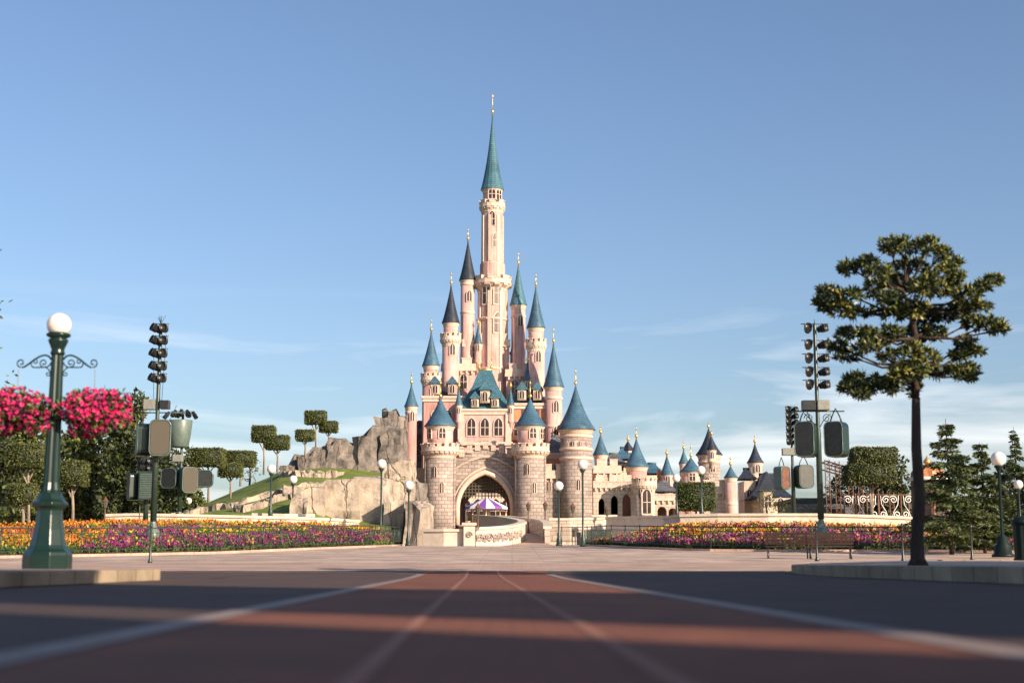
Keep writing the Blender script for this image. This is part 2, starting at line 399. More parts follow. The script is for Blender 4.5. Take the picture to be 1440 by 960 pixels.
# pavements either side, with kerbs
def pavement(name, x_in, x_out, y0, y1, ends, z=.21, slope=.035):
    mb = MB(); s = 1 if x_out > x_in else -1
    rr = 1.2
    k = 9; edge = [(x_in, y0), (x_in, y1-rr)]+[(x_in+s*rr*(1-math.cos(t*PI/2/k)), y1-rr+rr*math.sin(t*PI/2/k)) for t in range(1,k+1)]+[(x_out, y1)]
    nE = len(edge)
    # kerb ring
    kb = MB(); vs = []; fs = []
    for i, (x, y) in enumerate(edge):
        a = edge[max(i-1,0)]; b = edge[min(i+1,nE-1)]
        t = Vector((b[0]-a[0], b[1]-a[1])).normalized(); q = Vector((t.y, -t.x))*s*.3
        zz = gz(y)
        vs += [(x,y,zz-.1),(x,y,zz+z-.015),(x+q.x*.06,y+q.y*.06,zz+z),(x+q.x,y+q.y,zz+z+.002),(x+q.x,y+q.y,zz-.1)]
    for i in range(nE-1):
        for j in range(5): fs.append((i*5+j, i*5+5+j, i*5+5+(j+1) % 5, i*5+(j+1) % 5))
    kb.add(vs, fs); struct(kb.build('kerb', 'kerb_stone'))
    rows = [y0, 0, 10, 20, 25, 30, 34, 36, 38, y1-.3]; rows = [y for y in rows if y <= y1-.3]
    vs = []; fs = []; xs = [.25, 1.5, 3, 6, abs(x_out-x_in)]
    for y in rows:
        for i, dx in enumerate(xs):
            if i == 0 and y > y1-rr: dx = .25+rr*(1-math.sqrt(max(0,1-((y-(y1-rr))/rr)**2)))
            vs.append((x_in+s*dx, y, gz(y)+z+.004+min(dx,3)*slope*.8))
    m5 = len(xs)
    for j in range(len(rows)-1):
        for i in range(m5-1): fs.append((j*m5+i, j*m5+i+1, j*m5+m5+i+1, j*m5+m5+i))
    mb.add(vs, fs); return struct(mb.build(name, 'paving'))
pavement('pavement', -6.45, -40, -60, 27.5, 1, slope=.004)
pavement('pavement', 7.55, 60, -60, 40, 1)
# ------------------------------------------------------------------ street buildings beside and behind the camera (unseen; heights and gaps shaped to cast the shade)
def shop(x0, x1, y0, y1, h, label, mat, rid, xr=None, hr=0):
    c = ((x0+x1)/2, (y0+y1)/2, .2); t = thing('shop_building', c, label, 'building', 'shops along the street')
    MB().box(x0,x1,y0,y1,0,h).build('wall', mat, t, c)
    MB().box(x0-.35,x1+.35,y0-.02,y1+.02,h,h+.35).box(x0-.2,x1+.2,y0,y1,h-.3,h-.003).build('cornice', 'trim', t, c)
    mb = MB().box(x0+.5,x1-.5,y0+.5,y1-.5,h+.35,h+.8); mb.build('roof', 'roof_grey', t, c)
    if xr: MB().box(x1+.36,xr,y0+.1,y1-.1,0,hr).build('rear_wing', mat, t, c)
    k = max(1, int((y1-y0)/2.4)); st = (y1-y0)/k
    for fl in range(int(h//3.3)):
        for i in range(k):
            yc = y0+st*(i+.5); z = .9+fl*3.3
            wf = MB().box(x0-.08,x0+.02,yc-.7,yc+.7,z-.1,z+2.0).build('window', 'white_paint', t, c)
            MB().box(x0-.1,x0-.083,yc-.58,yc+.58,z+.02,z+1.88).build('pane', 'window_dark', wf, c)
shop(16,17.2,-60,-9.3,15,'tall brick shop building on the shaded side of the street','shop_brick',0,28,7.6)
shop(16,17.2,-6.7,.9,12.5,'narrow cream shop building beside the tall brick one','plaster_cream',1,28,7.0)
shop(16,28,.9,27.0,7.0,'low rose coloured corner shop nearest the plaza','plaster_rose',2)

# ------------------------------------------------------------------ castle (a plain fairy-tale castle of the same size and colours)
GD = 140.0
cas = thing('castle', at(683,757,GD), 'tall pink fairy-tale castle with blue cone roofs and a pointed gate arch', 'castle')
CO = tuple(cas.location)
def pxw(px, d): return (px-720)/F*mpp(d)*F
def castle_part(mb, name, mat, parent=None, root=None):
    root = root or cas
    return mb.build(name, mat, parent or root, root.location)
def merlons(mb, cx, cy, r, z, n, w, h, t=.35):
    for i in range(n):
        a = 2*PI*i/n
        T = Matrix.Translation((cx+r*math.cos(a), cy+r*math.sin(a), z+h/2)) @ Matrix.Rotation(a, 4, 'Z')
        mb.box(-t/2,t/2,-w/2,w/2,-h/2,h/2,T)
        mb.box(-t/2-.05,t/2+.05,-w/2-.05,w/2+.05,h/2,h/2+.1,T)
def corbels(mb, cx, cy, r0, r1, z0, z1, n):
    for i in range(n):
        a = 2*PI*(i+.5)/n
        T = Matrix.Translation((cx, cy, 0)) @ Matrix.Rotation(a, 4, 'Z')
        w = 2*PI*r1/n*.26
        mb.add([T @ Vector(p) for p in [(r0-.1,-w,z0),(r0-.1,w,z0),(r0-.1,w,z1),(r0-.1,-w,z1),(r1,-w,z1),(r1,w,z1),(r1,w,z1-.3*(z1-z0)),(r1,-w,z1-.3*(z1-z0))]],
               [(0,1,6,5)[::1] if False else (0,7,6,1),(0,3,4,7),(1,6,5,2),(4,5,6,7),(3,2,5,4),(0,1,2,3)])
def arch_poly(w, h, pointed=True, n=6):
    "window outline, base centred at 0,0"
    P = [(-w/2,0),(w/2,0)]; hs = h-w*(.8 if pointed else .5)
    for i in range(n+1):
        t = i/n
        if pointed:
            a = t*PI/3; P.append((-w/2+w*math.cos(a), hs+w*math.sin(a)*.92))
        else:
            a = t*PI/2; P.append((w/2*math.cos(a), hs+w/2*math.sin(a)))
    Q = [(-x, z) for x, z in P[2:-1]][::-1]
    return P+Q
def window_on(parent, root, cx, cy, r, ang, z, w, h, pointed=True, frame='trim'):
    "ang: 0 = facing the street (-Y), positive to the right"
    T = Matrix.Translation((cx+r*math.sin(ang), cy-r*math.cos(ang), z)) @ Matrix.Rotation(ang, 4, 'Z')
    fr = MB().extrude_xz([(x*1.35, y*1.12-.06*h) for x, y in arch_poly(w,h,pointed)], -.10, .25, T)
    f = castle_part(fr, 'window', frame, parent, root)
    castle_part(MB().extrude_xz(arch_poly(w,h,pointed), -.13, -.05, T), 'pane', 'window_dark', f, root)
    mu = MB().box(-.035,.035,-.16,-.132,0,h*.9,T)
    if w > .5: mu.box(-w/2,w/2,-.15,-.133,h*.45-.03,h*.45+.03,T)
    castle_part(mu, 'mullion', frame, f, root)
def finial(parent, root, cx, cy, z, h, flag=0):
    mb = MB().lathe([(.09,z-.2),(.07,z+.05),(.14,z+.14),(.17,z+.26),(.10,z+.4),(.04,z+.46),(.04,z+h*.72),(.09,z+h*.76),(.09,z+h*.80),(.02,z+h*.86),(.012,z+h)], cx, cy, 10)
    if flag: mb.box(cx,cx+flag*.85,cy-.02,cy+.02,z+h*.62,z+h*.84)
    castle_part(mb, 'finial', 'gold', parent, root)
def tower(px, d, yb, ye, ya, rp, mat='plaster_pink', roof='roof_blue', gal=None, galr=1.3, fin=22, root=None, wins=(), n=28, zfloor=None, rings=(), flare=.16, taper=.96, corb=None, flag=0, parapet=False, smooth=True, name='tower'):
    root = root or cas
    b = at(px, yb, d); cx, cy = b.x, b.y; zb = b.z if zfloor is None else zfloor
    ze = at(px, ye, d).z; za = at(px, ya, d).z; r = rp*mpp(d)
    mb = MB(); top = ze
    if gal is not None:
        zg = at(px, gal, d).z; rg = r*galr; ph = max(.6, r*.42)
        prof = [(r/taper,zb),(r,zg-ph*1.3)]
        mb.lathe(prof, cx, cy, n, smooth)
        T = mb
    else:
        prof = [(r/taper,zb),(r,ze)]
        if corb: # corbelled bottom: tapers to a point below
            prof = [(.05,zb-corb),(r*.35,zb-corb*.75),(r*.5,zb-corb*.7),(r*.8,zb-.15*corb),(r*1.08,zb-.1*corb),(r*1.08,zb),(r,zb+.05),(r,ze)]
        mb.lathe(prof, cx, cy, n, smooth)
    tw = castle_part(mb, name, mat, None, root)
    if gal is not None:
        g = MB(); g.lathe([(r,zg-ph*1.3),(r*1.05,zg-ph*1.15),(r*1.03,zg-ph),(rg*.98,zg-ph*.22),(rg*1.04,zg-ph*.2),(rg*1.04,zg-.02),(rg,zg),(rg,zg+ph*.55),(rg-.35,zg+ph*.55),(rg-.35,zg),(r*.8,zg)], cx, cy, n, False)
        corbels(g, cx, cy, r, rg, zg-ph*1.05, zg-ph*.22, int(n*.75))
        merlons(g, cx, cy, rg-.17, zg+ph*.55, max(8,int(n*.5)), 2*PI*rg/max(8,int(n*.5))*.55, ph*.42)
        castle_part(g, 'battlement', 'trim', tw, root)
        ri = r*.86 if ye < gal else r
        u = MB().lathe([(ri,zg-.05),(ri,ze)], cx, cy, n, smooth); castle_part(u, 'upper_drum', 'plaster_pink' if mat in ('stone','pale_stone') else mat, tw, root)
        r2 = ri
    else: r2 = r
    if ya is not None and roof:
        c = MB().lathe([(r2,ze-.45),(r2*1.04,ze-.4),(r2*1.06,ze-.25),(r2*1.15,ze-.1),(r2*1.2,ze-.02),(r2*1.2,ze+.06)], cx, cy, n, smooth)
        castle_part(c, 'cornice', 'trim', tw, root)
        H = za-ze; P = [(r2*1.26,ze+.0),(r2*1.27,ze+.08)]
        for k in range(1,9):
            t = k/8; P.append((max(.03, r2*1.25*((1-t)*(1-flare)+flare*(1-t)**3)), ze+.08+H*t))
        rr = MB().lathe(P, cx, cy, n, smooth); castle_part(rr, 'roof', roof, tw, root)
        if fin: finial(tw, root, cx, cy, za, fin*mpp(d), flag)
    for z in rings:
        zz = at(px, z, d).z; castle_part(MB().lathe([(r*1.0,zz-.2),(r*1.08,zz-.12),(r*1.1,zz+.05),(r*1.0,zz+.16)], cx, cy, n, smooth), 'string_course', 'trim', tw, root)
    for (yy, ang, ww, hh) in wins:
        z = at(px, yy, d).z; rad = (r2 if (gal is not None and yy < gal) else r)
        window_on(tw, root, cx, cy, rad-.06, R(ang), z, ww, hh)
    return tw
def block(px0, px1, d0, depth, ytop, ybot, mat, zfloor=None, crenel=None, name='wall', root=None, wins=(), cornice=False, skew=0):
    root = root or cas
    a = at(px0, ytop, d0); b = at(px1, ytop, d0); z1 = a.z; z0 = at(px0, ybot, d0).z if zfloor is None else zfloor
    mb = MB().box(a.x,b.x,d0,d0+depth,z0,z1)
    w_ = castle_part(mb, name, mat, None, root)
    if crenel:
        g = MB(); g.box(a.x-.15,b.x+.15,d0-.25,d0+.3,z1-.75,z1-.45)
        k = int((b.x-a.x)/.55)
        for i in range(k):
            x = a.x+(i+.5)*(b.x-a.x)/k; g.box(x-.1,x+.1,d0-.22,d0-.003,z1-1.1,z1-.753)
        k = max(2, int((b.x-a.x)/crenel)); st = (b.x-a.x)/k
        g.box(a.x-.12,b.x+.12,d0-.2,d0+.2,z1-.447,z1+.05)
        for i in range(k):
            x = a.x+(i+.5)*st; g.box(x-st*.3,x+st*.3,d0-.18,d0+.22,z1+.053,z1+.6); g.box(x-st*.33,x+st*.33,d0-.22,d0+.26,z1+.603,z1+.7)
        castle_part(g, 'battlement', 'trim', w_, root)
    if cornice:
        g = MB().box(a.x-.25,b.x+.25,d0-.25,d0+depth+.25,z1-.003,z1+.25).box(a.x-.12,b.x+.12,d0-.12,d0-.003,z1-.35,z1-.006)
        castle_part(g, 'cornice', 'trim', w_, root)
    for (px, yy, ww, hh) in wins:
        p = at(px, yy, d0); window_on(w_, root, p.x, d0, 0, 0, p.z, ww, hh)
    return w_
def hip_roof(px0, px1, d0, depth, yb, yt, mat, root=None, ridge=.25, parent=None, over=.4, fin=False):
    root = root or cas
    a = at(px0, yb, d0); b = at(px1, yb, d0); z0 = a.z+.25; z1 = at(px0, yt, d0).z
    x0, x1, y0, y1 = a.x-over, b.x+over, d0-over, d0+depth+over; xc = (x0+x1)/2; yc = (y0+y1)/2; hw = (x1-x0)/2*ridge; hd = (y1-y0)/2*ridge*.4
    lv = [(0,1,1),(.0,1,1)]
    vs = []; prof = [(0,1.0),(.12,.84),(.3,.68),(.6,.44),(1,ridge)]
    for t, k in prof:
        hx = (x1-x0)/2*k; hy = (y1-y0)/2*(k-ridge*.8); z = z0+(z1-z0)*t
        vs += [(xc-hx,yc-hy,z),(xc+hx,yc-hy,z),(xc+hx,yc+hy,z),(xc-hx,yc+hy,z)]
    fs = [(0,3,2,1)]; m = len(prof)
    for j in range(m-1):
        for i in range(4): fs.append((j*4+i, j*4+(i+1) % 4, j*4+4+(i+1) % 4, j*4+4+i))
    q = (m-1)*4; fs.append((q,q+1,q+2,q+3))
    r_ = castle_part(MB().add(vs, fs), 'roof', mat, parent, root)
    rd = MB().tube([(xc-hw-.1,yc,z1+.05),(xc+hw+.1,yc,z1+.05)], .14, 8)
    castle_part(rd, 'ridge_cap', 'gold' if fin else mat, r_, root)
    if fin:
        for x in (xc-hw, xc+hw): finial(r_, root, x, yc, z1+.1, 1.5)
    return r_

# --- gatehouse wall with an open pointed arch
def gate_wall():
    d = GD+1.5; a = at(632,700,d).x; b = at(733,700,d).x; cx = at(682,700,d).x
    z0 = 1.0; zf = at(682,738,d).z; ztop = at(682,628,d).z; zs = at(682,650,d).z
    hw = 2.75; zsp = at(682,714,d).z; H = at(682,664,d).z-zsp
    arch = []; n = 10
    for i in range(n+1):
        t = i/n; arch.append((cx-hw+hw*(t**1.0)*1.0, zsp+H*math.sin(t*PI/2)**.85))
    # make pointed: circle arcs centred beyond the middle
    arch = []
    Rr = (hw*hw+H*H)/(2*hw)
    for i in range(n+1):
        t = i/n; amax = math.asin(min(1, H/Rr)) if Rr > hw else PI/2
        a_ = amax*t; arch.append((cx-hw+Rr-Rr*math.cos(a_), zsp+Rr*math.sin(a_)))
    L = [(cx-hw, zf)]+arch; Rt = [(2*cx-x, z) for x, z in L]
    # top profile of wall rises gently to the centre
    def top(x):
        u = abs(x-cx)/((b-a)/2); return ztop-(ztop-zs)*u**1.6
    mb = MB(); y0, y1 = d, d+4
    for side, Pth in ((0,L),(1,Rt)):
        outer = []
        ex = a if side == 0 else b
        m = len(Pth)
        for i, (x, z) in enumerate(Pth):
            t = i/(m-1); ox = ex+(cx-ex)*max(0,(t-.1)/.9)**1.0 if i > 0 else ex
            outer.append((ox, z0 if i == 0 else (zsp if i == 1 else top(ox))))
        outer[1] = (ex, top(ex))
        for i in range(m-1):
            q = [Pth[i], Pth[i+1], outer[i+1], outer[i]]
            vs = [(x,y0,z) for x, z in q]+[(x,y1,z) for x, z in q]
            fs = [(0,1,2,3),(7,6,5,4),(0,4,5,1),(2,6,7,3)]
            mb.add(vs, fs)
    g = castle_part(mb, 'gate_wall', 'stone')
    # arch moulding
    pts = [(x,d-.12,z) for x, z in L]+[(x,d-.12,z) for x, z in Rt[::-1][1:]]
    castle_part(MB().tube(pts, .28, 8), 'arch_moulding', 'trim', g)
    pts = [((x-cx)*1.13+cx,d-.03,(z-zsp)*1.13+zsp if z > zsp else z) for x, _, z in pts]
    castle_part(MB().tube(pts, .14, 8), 'arch_moulding', 'trim', g)
    # hood band and merlons following the top
    k = 15; g2 = MB(); band = []
    for i in range(k+1):
        x = a+(b-a)*i/k; band.append((x, d-.1, top(x)-1.0))
    g2.tube(band, .14, 6)
    k = 9
    for i in range(k):
        x = a+(b-a)*(i+.5)/k; w2 = (b-a)/k*.32; g2.box(x-w2,x+w2,d-.15,d+.45,top(x)-.25,top(x)+.62); g2.box(x-w2-.06,x+w2+.06,d-.2,d+.5,top(x)+.623,top(x)+.73)
    castle_part(g2, 'battlement', 'pale_stone', g)
    # portcullis lattice in the head of the arch
    lt = MB(); zl = at(682,696,d).z
    def half(z):
        s = (z-zsp)/Rr
        return hw-(Rr-Rr*math.cos(math.asin(min(1,max(0,s))))) if z > zsp else hw
    for i in range(-8,9):
        x = cx+i*.32
        zt = zl
        while abs(x-cx) < half(zt) and zt < zsp+H: zt += .05
        if zt > zl+.1: lt.box(x-.05,x+.05,d+.9,d+1.0,zl-.25,zt)
    z = zl
    while z < zsp+H-.3:
        h_ = half(z); lt.box(cx-h_,cx+h_,d+.88,d+1.02,z-.05,z+.05); z += .32
    castle_part(lt, 'portcullis', 'tan_grille', g)
    for sgn in (-1,1):
        window_on(g, cas, cx+sgn*3.25, d, 0, 0, at(682,697,d).z, .3, .9)
    # low inner arch behind
    zt2 = at(682,690,d+8).z
    ar = MB(); P = [(cx+hw*math.cos(PI*i/12), zf+.2+(zt2-zf)*math.sin(PI*i/12)) for i in range(13)]
    for i in range(12):
        (xa,za_),(xb,zb_) = P[i],P[i+1]; zt = zsp+H+.6
        ar.add([(xa,d+8,za_),(xb,d+8,zb_),(xb,d+8,zt),(xa,d+8,zt),(xa,d+9,za_),(xb,d+9,zb_),(xb,d+9,zt),(xa,d+9,zt)], [(0,1,2,3),(7,6,5,4),(0,4,5,1)])
    castle_part(ar, 'inner_arch', 'plaster_cream', g)
    # passage walls and vault
    pv = MB(); 
    for sgn in (-1,1):
        x0 = cx+sgn*(hw+.01); x1 = cx+sgn*(hw+.8); pv.box(min(x0,x1),max(x0,x1),d+4.01,d+14,z0,zsp+H)
    pv.box(cx-hw-.8,cx+hw+.8,d+4.01,d+14,zsp+H+.003,zsp+H+.6)
    castle_part(pv, 'passage', 'plaster_rose', g)
    return cx, hw, zf, zsp+H
gcx, ghw, gzf, gztop = gate_wall()
# gate towers and curtain walls
tower(618,GD,760,600,560,21,'stone',gal=634,galr=1.28,zfloor=1,fin=28,wins=((672,-18,.35,1.1),(694,10,.35,1.1),(617,12,.6,1.1),(617,-55,.6,1.1)),n=32)
tower(746,GD,760,600,560,21,'stone',gal=634,galr=1.28,zfloor=1,fin=28,wins=((668,-12,.35,1.1),(694,14,.35,1.1),(617,12,.6,1.1),(617,62,.6,1.1)),n=32)
tower(811,GD+3,760,605,542,22,'stone',gal=None,zfloor=1,fin=26,rings=(645,632,614),wins=((628,-40,.3,.5),(628,-14,.3,.5),(628,12,.3,.5),(628,38,.3,.5),(690,5,.35,1.1)),n=32,flare=.3)
block(763,795,GD+3,2,662,760,'stone',zfloor=1,crenel=1.1,wins=((772,690,.35,1.0),))
block(560,603,GD+3,2,668,760,'stone',zfloor=1,crenel=1.1)
block(765,800,GD+5.6,3,640,700,'plaster_orange',zfloor=1,cornice=True,wins=((778,668,.6,1.2),))
hip_roof(765,800,GD+5.6,3,640,612,'roof_grey')
# keep above the gate: plain hipped block
k1 = block(646,717,GD+7,6,578,628,'plaster_pink',zfloor=gztop+.62,cornice=True,wins=((663,612,.8,1.8),(682,612,.8,1.8),(701,612,.8,1.8)))
for px in (648,715):
    a = at(px,600,GD+7); castle_part(MB().box(a.x-.3,a.x+.3,GD+6.8,GD+6.997,gztop+.7,at(px,580,GD+7).z), 'pilaster', 'trim', k1)
gg = at(646,618,GD+7); gb = at(717,618,GD+7)
castle_part(MB().box(gg.x-.3,gb.x+.3,GD+6.6,GD+6.99,gg.z-.6,gg.z-.25), 'string_course', 'trim', k1)
hip_roof(646,717,GD+7,6,578,515,'roof_teal',ridge=.22,fin=True)
# massing behind: side blocks
block(596,652,GD+9,9,560,700,'plaster_rose',zfloor=1,wins=((612,598,.7,1.6),(630,598,.7,1.6)),cornice=True)
hip_roof(596,652,GD+9,9,560,526,'roof_blue')
block(714,775,GD+9,9,570,700,'plaster_orange',zfloor=1,wins=((728,612,.7,1.5),(748,612,.7,1.5),(766,612,.7,1.5)),cornice=True)
hip_roof(714,775,GD+9,9,570,532,'roof_teal')
block(622,668,GD+13,8,512,600,'plaster_pink',zfloor=8,wins=((634,546,.7,1.6),(652,546,.7,1.6)),crenel=1.2)
block(712,750,GD+13,8,520,600,'plaster_pink',zfloor=8,wins=((724,552,.7,1.5),(740,552,.7,1.5)),crenel=1.2)
block(652,716,GD+14,8,478,600,'plaster_pink',zfloor=gztop+.7,wins=((664,505,.7,1.7),(676,505,.7,1.7)),crenel=1.2)
# main tower: plain round shaft, battlemented gallery, slim cone
tower(692,GD+15,620,372,300,21,'plaster_pink',roof=None,gal=400,galr=1.32,zfloor=8,n=16,smooth=False,rings=(450,520),wins=((430,22,.8,2.6),(470,22,.8,2.2),(430,-22,.8,2.6)),name='main_tower')
tower(692,GD+15,402,268,160,15.5,'plaster_pink',roof='roof_teal',gal=292,galr=1.2,zfloor=at(692,402,GD+15).z,n=16,smooth=False,fin=34,flare=.34,rings=(372,),wins=((350,20,.6,1.6),(320,0,.6,1.6),(283,0,.7,1.3),(283,45,.7,1.3)),name='upper_tower')
# stepped turrets either side
tower(657,GD+14.5,560,395,338,10,'plaster_pink',roof='roof_slate',zfloor=8,fin=20,rings=(400,440),wins=((425,15,.5,1.2),),n=20)
tower(633,GD+12,600,455,400,12,'plaster_pink',roof='roof_slate',zfloor=8,fin=20,gal=478,galr=1.25,wins=((500,15,.5,1.2),),n=24)
tower(605,GD+10,640,515,466,12,'plaster_rose',roof='roof_blue',zfloor=4,fin=20,gal=534,galr=1.2,wins=((560,20,.5,1.2),),n=24)
tower(578,GD+8,600,572,540,8,'plaster_rose',roof='roof_blue',zfloor=1,fin=18,rings=(580,),wins=((592,15,.4,1.0),),n=20)
tower(729,GD+14.5,560,430,372,10,'plaster_pink',roof='roof_teal',zfloor=8,fin=20,rings=(445,),wins=((460,15,.5,1.2),),n=20)
tower(754,GD+12,600,462,402,12.5,'plaster_pink',roof='roof_blue',zfloor=8,fin=20,gal=486,galr=1.2,wins=((510,15,.5,1.2),),n=24)
tower(779,GD+9,640,545,482,12,'plaster_pink',roof='roof_blue',zfloor=1,fin=24,rings=(560,600),wins=((580,15,.5,1.2),(616,15,.5,1.2)),n=24)

def ribs(px, d, y0, y1, rp, angs, mat='trim'):
    p = at(px, y0, d); z0 = p.z; z1 = at(px, y1, d).z; r = rp*mpp(d)
    for a in angs:
        T = Matrix.Translation((p.x, p.y, 0)) @ Matrix.Rotation(R(a), 4, 'Z')
        castle_part(MB().box(-.16,.16,-r-.12,-r+.15,min(z0,z1),max(z0,z1),T), 'buttress', mat)
ribs(692, GD+15, 560, 412, 21, (-56,-11,34,79))
ribs(692, GD+15, 370, 305, 15.3, (-56,-11,34,79))
ribs(618, GD, 756, 640, 21.2, (-68,70), 'stone'); ribs(746, GD, 756, 640, 21.2, (-70,68), 'stone')
def dormer(px, py, d, w, h, mat='plaster_cream', roof='roof_blue'):
    c = at(px, py, d)
    o = castle_part(MB().box(c.x-w/2,c.x+w/2,d,d+2.2,c.z,c.z+h), 'dormer', mat)
    castle_part(MB().extrude_xz([(c.x-w/2-.2,c.z+h+.003),(c.x+w/2+.2,c.z+h+.003),(c.x,c.z+h+w*.95)], d-.2, d+2.2), 'dormer_roof', roof, o)
    window_on(o, cas, c.x, d, 0, 0, c.z+.15, w*.5, h*.8)
dormer(682,566,GD+6.9,1.0,1.3,roof='roof_teal'); dormer(668,572,GD+6.9,.8,.9,roof='roof_teal'); dormer(696,572,GD+6.9,.8,.9,roof='roof_teal')
dormer(612,554,GD+9,.9,1.1); dormer(636,554,GD+9,.9,1.1); dormer(734,562,GD+9,.9,1.1,roof='roof_teal'); dormer(756,562,GD+9,.9,1.1,roof='roof_teal')
# timber framing on the orange walls
tf = MB()
for px in (718,736,757,773):
    c = at(px, 572, GD+9); tf.box(c.x-.12,c.x+.12,GD+8.9,GD+8.997,at(px,640,GD+9).z,c.z-.1)
for py in (594,620):
    a = at(714,py,GD+9); b = at(775,py,GD+9); tf.box(a.x,b.x,GD+8.86,GD+8.95,a.z-.1,a.z+.1)
castle_part(tf, 'timber_frame', 'rust')
for (px, yt, yb_, d) in ((660,470,512,GD+16),(722,498,525,GD+16),(604,520,545,GD+14),(766,540,566,GD+13),(790,606,632,GD+8)):
    a = at(px,yt,d); b = at(px,yb_,d)
    ch = castle_part(MB().box(a.x-.35,a.x+.35,d-.35,d+.35,b.z-2,a.z).box(a.x-.45,a.x+.45,d-.45,d+.45,a.z+.003,a.z+.22), 'chimney', 'plaster_rose')
    castle_part(MB().lathe([(.16,a.z+.22),(.12,a.z+.7)], a.x-.15, d, 8).lathe([(.16,a.z+.22),(.12,a.z+.7)], a.x+.18, d, 8), 'chimney_pot', 'rust', ch)
# small corbelled corner turrets on the keep and the lower towers
tower(645,GD+7,592,570,545,4.5,'plaster_pink',roof='roof_teal',fin=9,n=16,corb=1.6,wins=((581,0,.25,.6),),name='corner_turret')
tower(718,GD+7,592,570,545,4.5,'plaster_pink',roof='roof_teal',fin=9,n=16,corb=1.6,wins=((581,0,.25,.6),),name='corner_turret')
tower(672,GD+13.6,508,484,456,5,'plaster_pink',roof='roof_blue',fin=9,n=16,corb=1.8,wins=((494,0,.3,.8),),name='corner_turret')
tower(742,GD+11.6,560,536,508,5,'plaster_pink',roof='roof_blue',fin=9,n=16,corb=1.8,wins=((546,0,.3,.8),),name='corner_turret')
# --- low castle wing to the right
wing = thing('castle_wing', at(895,745,GD), 'low cream castle wing with round arches and battlements right of the gate', 'building')
def arcade(px0, px1, d, ytop, ybot, openings, mat, root, depth=3, crenel=1.1):
    "front wall with real arched openings"
    a = at(px0,ytop,d).x; b = at(px1,ytop,d).x; z1 = at(px0,ytop,d).z; z0 = at(px0,ybot,d).z
    mb = MB(); x = a
    for (pc, wpx, yt, pointed) in openings:
        c = at(pc,yt,d).x; w = wpx*mpp(d); zt = at(pc,yt,d).z
        mb.box(x, c-w/2, d, d+1, z0, z1); P = [(p[0]+c, p[1]+z0) for p in arch_poly(w, zt-z0, pointed)][1:]
        P.append((c-w/2, z0)) if P[-1][0] > c-w/2+.01 else None
        for (xa,za_),(xb,zb_) in zip(P, P[1:]):
            if abs(xa-xb) < 1e-4: continue
            mb.add([(xb,d,zb_),(xa,d,za_),(xa,d,z1),(xb,d,z1),(xb,d+1,zb_),(xa,d+1,za_),(xa,d+1,z1),(xb,d+1,z1)], [(0,1,2,3),(7,6,5,4),(0,4,5,1),(2,6,7,3)])
        x = c+w/2
    mb.box(x,b,d,d+1,z0,z1)
    w_ = castle_part(mb, 'wall', mat, None, root)
    castle_part(MB().box(a,b,d+depth,d+depth+.3,z0,z1-.3).box(a,a+.3,d+1,d+depth-.003,z0,z1-.3).box(b-.3,b,d+1,d+depth-.003,z0,z1-.3), 'rear_wall', 'plaster_rose', w_, root)
    g = MB(); g.box(a,b,d-.2,d-.003,z1-.7,z1-.45)
    k = int((b-a)/.5)
    for i in range(k): xx = a+(i+.5)*(b-a)/k; g.box(xx-.09,xx+.09,d-.17,d-.004,z1-1,z1-.703)
    if crenel:
        k = max(2,int((b-a)/crenel)); st = (b-a)/k
        for i in range(k): xx = a+(i+.5)*st; g.box(xx-st*.3,xx+st*.3,d,d+.4,z1+.003,z1+.6)
    castle_part(g, 'battlement' if crenel else 'cornice', 'trim', w_, root)
    return w_
tower(846,GD+8,760,640,610,9,'plaster_pink',root=wing,zfloor=1,fin=14,n=20)
block(836,872,GD+6,6,655,760,'pale_stone',zfloor=1,crenel=1,root=wing,wins=((845,682,.6,1.1),(862,682,.6,1.1)))
hip_roof(850,880,GD+8,5,655,636,'roof_grey',root=wing)
w0 = arcade(834,892,GD+3,676,748,((846,9,700,True),(864,10,696,True),(881,12,694,True)),'pale_stone',wing)
arcade(920,952,GD+4,694,748,((931,13,712,False),(946,12,714,False)),'pale_stone',wing,crenel=None)
hip_roof(916,954,GD+4,4,694,676,'roof_grey',root=wing)
a = at(833,725,GD); b = at(868,725,GD)
tower(939,GD+9,722,668,640,8,'plaster_pink',root=wing,zfloor=1,fin=10,n=20,wins=((682,0,.4,1.0),))
block(866,894,GD+12,4,648,700,'plaster_cream',zfloor=1,root=wing,wins=((873,662,.6,1.2),(887,662,.6,1.2))); hip_roof(866,894,GD+12,4,648,628,'roof_blue',root=wing)
block(950,962,GD+12,3,690,722,'plaster_rose',zfloor=1,root=wing); hip_roof(948,964,GD+12,3,690,672,'roof_slate',root=wing)
bal = MB().box(a.x,b.x,GD-.2,GD+.1,a.z-.1,a.z+.1).box(a.x,b.x,GD-.2,GD+.1,a.z-1.1,a.z-.9)
for i in range(12):
    x = a.x+(i+.5)*(b.x-a.x)/12; bal.lathe([(.08,a.z-.9),(.13,a.z-.65),(.06,a.z-.3),(.1,a.z-.1)], x, GD-.05, 8)
castle_part(bal, 'balustrade', 'cream_wall', None, wing)
tower(907,GD+1,760,682,650,14.5,'pale_stone',root=wing,roof=None,gal=682,galr=1.22,zfloor=1,wins=((722,8,.8,2.4),(700,-25,.4,.9),(700,30,.4,.9)),n=28)
tower(896,GD+7,700,657,616,14,'plaster_rose',root=wing,zfloor=1,fin=18,n=24,flare=.25)
tower(884,GD+14,700,634,620,8,'plaster_cream',roof='roof_slate',root=wing,zfloor=1,fin=10,n=4,smooth=False)
block(905,935,GD+16,5,668,700,'plaster_cream',zfloor=1,root=wing); hip_roof(905,935,GD+16,5,668,650,'roof_blue',root=wing)
block(925,930,GD+10,1,660,700,'plaster_orange',zfloor=1,root=wing,name='chimney')
